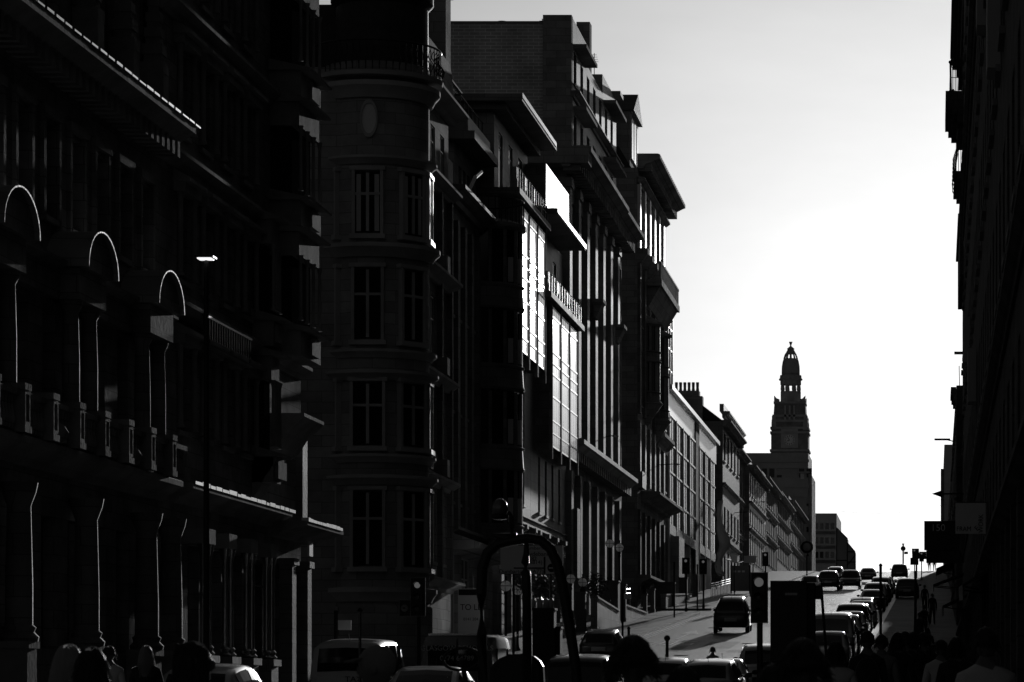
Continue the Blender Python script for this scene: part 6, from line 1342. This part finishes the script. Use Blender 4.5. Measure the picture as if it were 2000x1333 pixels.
# bus shelter with upswept roof
t = thing('bus_shelter', 'glazed bus shelter with an upswept pale roof by the left kerb', 'bus shelter'); d = 262; x0, x1 = at(1428, d), at(1464, d); zb = g(d) + .13
for x in (x0, x1): 
    for y in (d, d + 5): mb = MB(); mb.tube([(x, y, g(y) + .1), (x, y, g(y) + 2.5)], .05, 6); mb.build('post', 'black', t)
MB().box(x0 + .05, x1 - .05, d + .0, d + .02, zb + .2, zb + 2.3).build('glass_panel', 'fogglass', t)
mb = MB(); zt = zb + 2.5; mb.prism([(x0 - .5, d - .3, zt + .28), (at(1438, d), d - .3, zt), (at(1452, d), d - .3, zt + .15), (x1 + .3, d - .3, zt + .32), (x1 + .3, d - .3, zt + .4), (at(1438, d), d - .3, zt + .1), (x0 - .5, d - .3, zt + .34)], [(x0 - .5, d + 5.5, zt + .58), (at(1438, d), d + 5.5, zt + .3), (at(1452, d), d + 5.5, zt + .45), (x1 + .3, d + 5.5, zt + .62), (x1 + .3, d + 5.5, zt + .7), (at(1438, d), d + 5.5, zt + .4), (x0 - .5, d + 5.5, zt + .64)]); mb.build('roof', 'fascia', t)
for i in range(3): MB().box(x0 + .2 + i * .35, x0 + .42 + i * .35, d - .06, d - .02, zb + 1.75, zb + 1.9).build('notice', 'white', t)
for px0, px1, a, c, d, lab in ((1428, 1440, 1082, 1099, 258, 'small square board above the bus shelter'), (1453, 1477, 1086, 1100, 256, 'wide board beside the bus shelter roof')):
    t = thing('notice_board', lab, 'sign'); MB().box(at(px0, d), at(px1, d), d, d + .06, zz(c, d), zz(a, d)).build('board', 'signface', t); mb = MB(); x = at((px0 + px1) / 2, d); mb.tube([(x, d + .1, g(d)), (x, d + .1, zz(a, d))], .04, 6); mb.build('post', 'black', t)
# rippling banner modelled from a wavy reflection at the glass offices
t = thing('wavy_ribbon', 'narrow rippling pale banner standing in for a wavy reflection beside the glass offices', 'ribbon'); d = 280; 
path = [(1408, 978), (1404, 992), (1401, 1006), (1405, 1020), (1408, 1034), (1414, 1050), (1416, 1066), (1409, 1080), (1403, 1094), (1402, 1106), (1406, 1118), (1411, 1126)]
mb = MB(); wv = [.18, .3, .34, .26, .36, .5, .5, .38, .28, .3, .34, .3]
for i in range(len(path) - 1):
    a, c = P_(*path[i], d), P_(*path[i + 1], d); o1, o2 = math.sin(i * 1.1) * .35, math.sin((i + 1) * 1.1) * .35
    mb.add([(a.x - wv[i], d + o1, a.z), (a.x, d - o1 * .6, a.z), (a.x + wv[i], d + o1 + .2, a.z), (c.x - wv[i + 1], d + o2, c.z), (c.x, d - o2 * .6, c.z), (c.x + wv[i + 1], d + o2 + .2, c.z)], [(0, 1, 4, 3), (1, 2, 5, 4)])
b_ = link('ripple_sheet', mb.mesh('ripple_sheet', mat('ribbon', .5, .35, .5), True, True), t); b_.modifiers.new('t', 'SOLIDIFY').thickness = .02
mb = MB(); mb.tube([P_(1399, 976, d), P_(1412, 976, d)], .04, 6); mb.tube([P_(1399, 976, d), (at(1399, d), d, g(d) + .1)], .05, 6); mb.build('pole', 'iron', t)
# cables
t = thing('overhead_cable', 'thin overhead cable sagging across the street near the crest', 'cable'); d = 330; mb = MB()
mb.tube([P_(1640, 1001, d) + Vector((0, i * .0, 0)) if False else Vector((lerp(at(1640, d), 1.3, i / 14), d, lerp(zz(999, d), zz(985, d), i / 14) - .55 * math.sin(math.pi * i / 14))) for i in range(15)], .012, 5); mb.build('wire', 'iron', t)
for i, (px, py, d) in enumerate(((1450, 1005, 318), (1190, 857, 192), (1310, 912, 228), (1480, 985, 345))):
    t = thing('facade_street_light', ('small street light bracket on the town house row', 'small street light bracket on the ribbed pilasters', 'small street light bracket above the ornate building canopy', 'small street light bracket near the hilltop houses')[i], 'street light')
    p = P_(px + 12, py - 3, d); mb = MB(); mb.tube([(-20.1, d, p.z), (p.x, d, p.z + .1)], .035, 6); mb.build('arm', 'iron', t); mb = MB(); mb.ball((p.x, d, p.z + .06), .22, .12, .07, 10, 6); mb.build('lantern', 'steel', t, True)
# shrubs
def shrub(label, px, py0, py1, d, rx, n=420):
    c = P_(px, (py0 + py1) / 2, d); rz = (zz(py0, d) - zz(py1, d)) / 2; z0 = g(d); t = thing('shrub', label, 'shrub'); rnd = random.Random(px)
    st = MB()
    for i in range(5): a = R(i * 72); st.tube([(c.x, d, z0), (c.x + .15 * math.cos(a), d + .15 * math.sin(a), lerp(z0, c.z, .6)), (c.x + rx * .6 * math.cos(a), d + rx * .6 * math.sin(a), c.z + rz * .4)], [.03, .02, .008], 5)
    st.build('stem', 'dark', t); mb = MB()
    for i in range(n):
        v = Vector((rnd.gauss(0, 1), rnd.gauss(0, 1), rnd.gauss(0, 1))).normalized() * rnd.random() ** .45
        p = Vector((c.x + v.x * rx, d + v.y * rx, c.z + v.z * rz)); a = Vector((rnd.gauss(0, 1), rnd.gauss(0, 1), rnd.gauss(0, .6))).normalized(); b2 = a.cross(Vector((rnd.gauss(0, 1), rnd.gauss(0, 1), 1))).normalized(); l = rnd.uniform(.07, .14)
        mb.quad(p - a * l, p + b2 * l * .45, p + a * l, p - b2 * l * .45)
    o = mb.build('foliage', 'leaf', t); o['kind'] = 'stuff'
shrub('leafy shrub behind the direction sign posts', 1060, 1120, 1172, 131, .75, 700)
shrub('small leafy shrub between the gate pier and planter box', 1160, 1118, 1168, 175, .8, 500)
shrub('dark leafy shrub left of the pale jars', 1030, 1120, 1160, 133, .6, 400)
# hung flag-like plate and hoarding above the far left crowd of signs
t = thing('road_barrier', 'black and white works barrier beside the black cabinet', 'barrier', (at(1052, 104), 104, g(104)))
for s in (-.35, .35): mb = MB(); mb.tube([(s, 0, 0), (s, 0, .75)], .04, 6); mb.build('post', 'frame', t)
for i in range(3): MB().box(-.3, .3, -.02, .02, .3 + i * .18, .36 + i * .18).build('bar', 'paint', t)
# --- site machine with roll bar in the foreground
mat('yellow', .12, .4, .5, coat=.5)
t = thing('site_dumper', 'foreground site machine with a black tubular roll bar, beacon and seat', 'site machine'); d = 34.0; gz = g(d)
mb = MB(); arch = [(941, 1400), (943, 1333), (941, 1240), (940, 1160), (942, 1110), (952, 1080), (972, 1063), (1000, 1056), (1030, 1052), (1056, 1056), (1075, 1072), (1088, 1100), (1100, 1150), (1112, 1220), (1124, 1300), (1132, 1400)]
mb.tube([P_(a, c, d) for a, c in arch], .056, 12); smooth_by_angle(mb.build('roll_bar', 'black', t), 60)
mb = MB(); mb.tube([P_(1028, 1052, d), P_(1028, 1080, d), P_(1026, 1100, d), P_(1027, 1118, d), P_(1029, 1150, d), P_(1030, 1400, d)], [.03, .03, .045, .055, .05, .05], 10); mb.build('exhaust_stack', 'black', t, True)
mb = MB(); p = P_(999, 1056, d); mb.tube([p, P_(1000, 1030, d), P_(998, 1008, d), P_(993, 1000, d)], [.05, .03, .022, .02], 8); mb.tube([P_(962, 1045, d), P_(985, 1052, d), P_(1010, 1050, d)], [.02, .06, .05], 8); mb.build('beacon_bracket', 'black', t, True)
mb = MB(); p = P_(976, 990, d); mb.lathe([(.07, -.09), (.085, -.06), (.085, .0), (.07, .05), (.03, .085), (0, .09)], p, 16); mb.build('beacon', mat('beacon', .10, .25, .5, coat=.5), t, True)
mb = MB(); mb.lathe([(.06, -.14), (.095, -.12), (.095, -.085)], p, 16); mb.build('beacon_base', 'black', t, True)
mb = MB(); a, c = P_(948, 1400, d), P_(1054, 1276, d); w = (c.x - a.x); 
prof = [(a.x, a.z), (a.x + .01, c.z - .17), (a.x + w * .12, c.z - .07), (a.x + w * .35, c.z - .015), (a.x + w * .65, c.z), (a.x + w * .9, c.z - .04), (c.x, c.z - .14), (c.x + .03, a.z)]
mb.prism([(x, d + .25, z) for x, z in prof], [(x, d + .45, z) for x, z in prof]); o = mb.build('seat_back', 'black', t); o.modifiers.new('b', 'BEVEL').width = .04
p = P_(905, 1288, d + .2); mb = MB(); mb.tube([(p.x + .2 * math.cos(R(a)), d + .1 + .12 * math.sin(R(a)), p.z + .12 * math.sin(R(a))) for a in range(0, 361, 20)], .018, 6, False); mb.build('steering_wheel', 'black', t, True)
mb = MB(); mb.tube([p + Vector((0, -.1, 0)), p + Vector((.05, .2, -.55))], .03, 8); mb.build('steering_column', 'black', t)
x = at(1030, d); mb = MB(); mb.prism([(x - 1.0, d - .6, gz + .55), (x + 1.0, d - .6, gz + .55), (x + .95, d - .6, gz + 1.08), (x - .95, d - .6, gz + 1.08)], [(x - 1.0, d + 2.6, gz + .55), (x + 1.0, d + 2.6, gz + .55), (x + .95, d + 2.6, gz + 1.08), (x - .95, d + 2.6, gz + 1.08)]); mb.build('chassis', 'yellow', t)
for s in (-1, 1):
    for yy in (0, 2.0):
        mb = MB(); mb.lathe([(.2, -.16), (.46, -.16), (.5, -.1), (.5, .1), (.46, .16), (.2, .16)], (0, 0, 0), 20); me = mb.mesh('wheel', 'tyre', True); me.transform(Matrix.Translation((x + s * 1.0, d + yy, gz + .5)) @ Matrix.Rotation(R(90), 4, 'Y')); link('wheel', me, t)
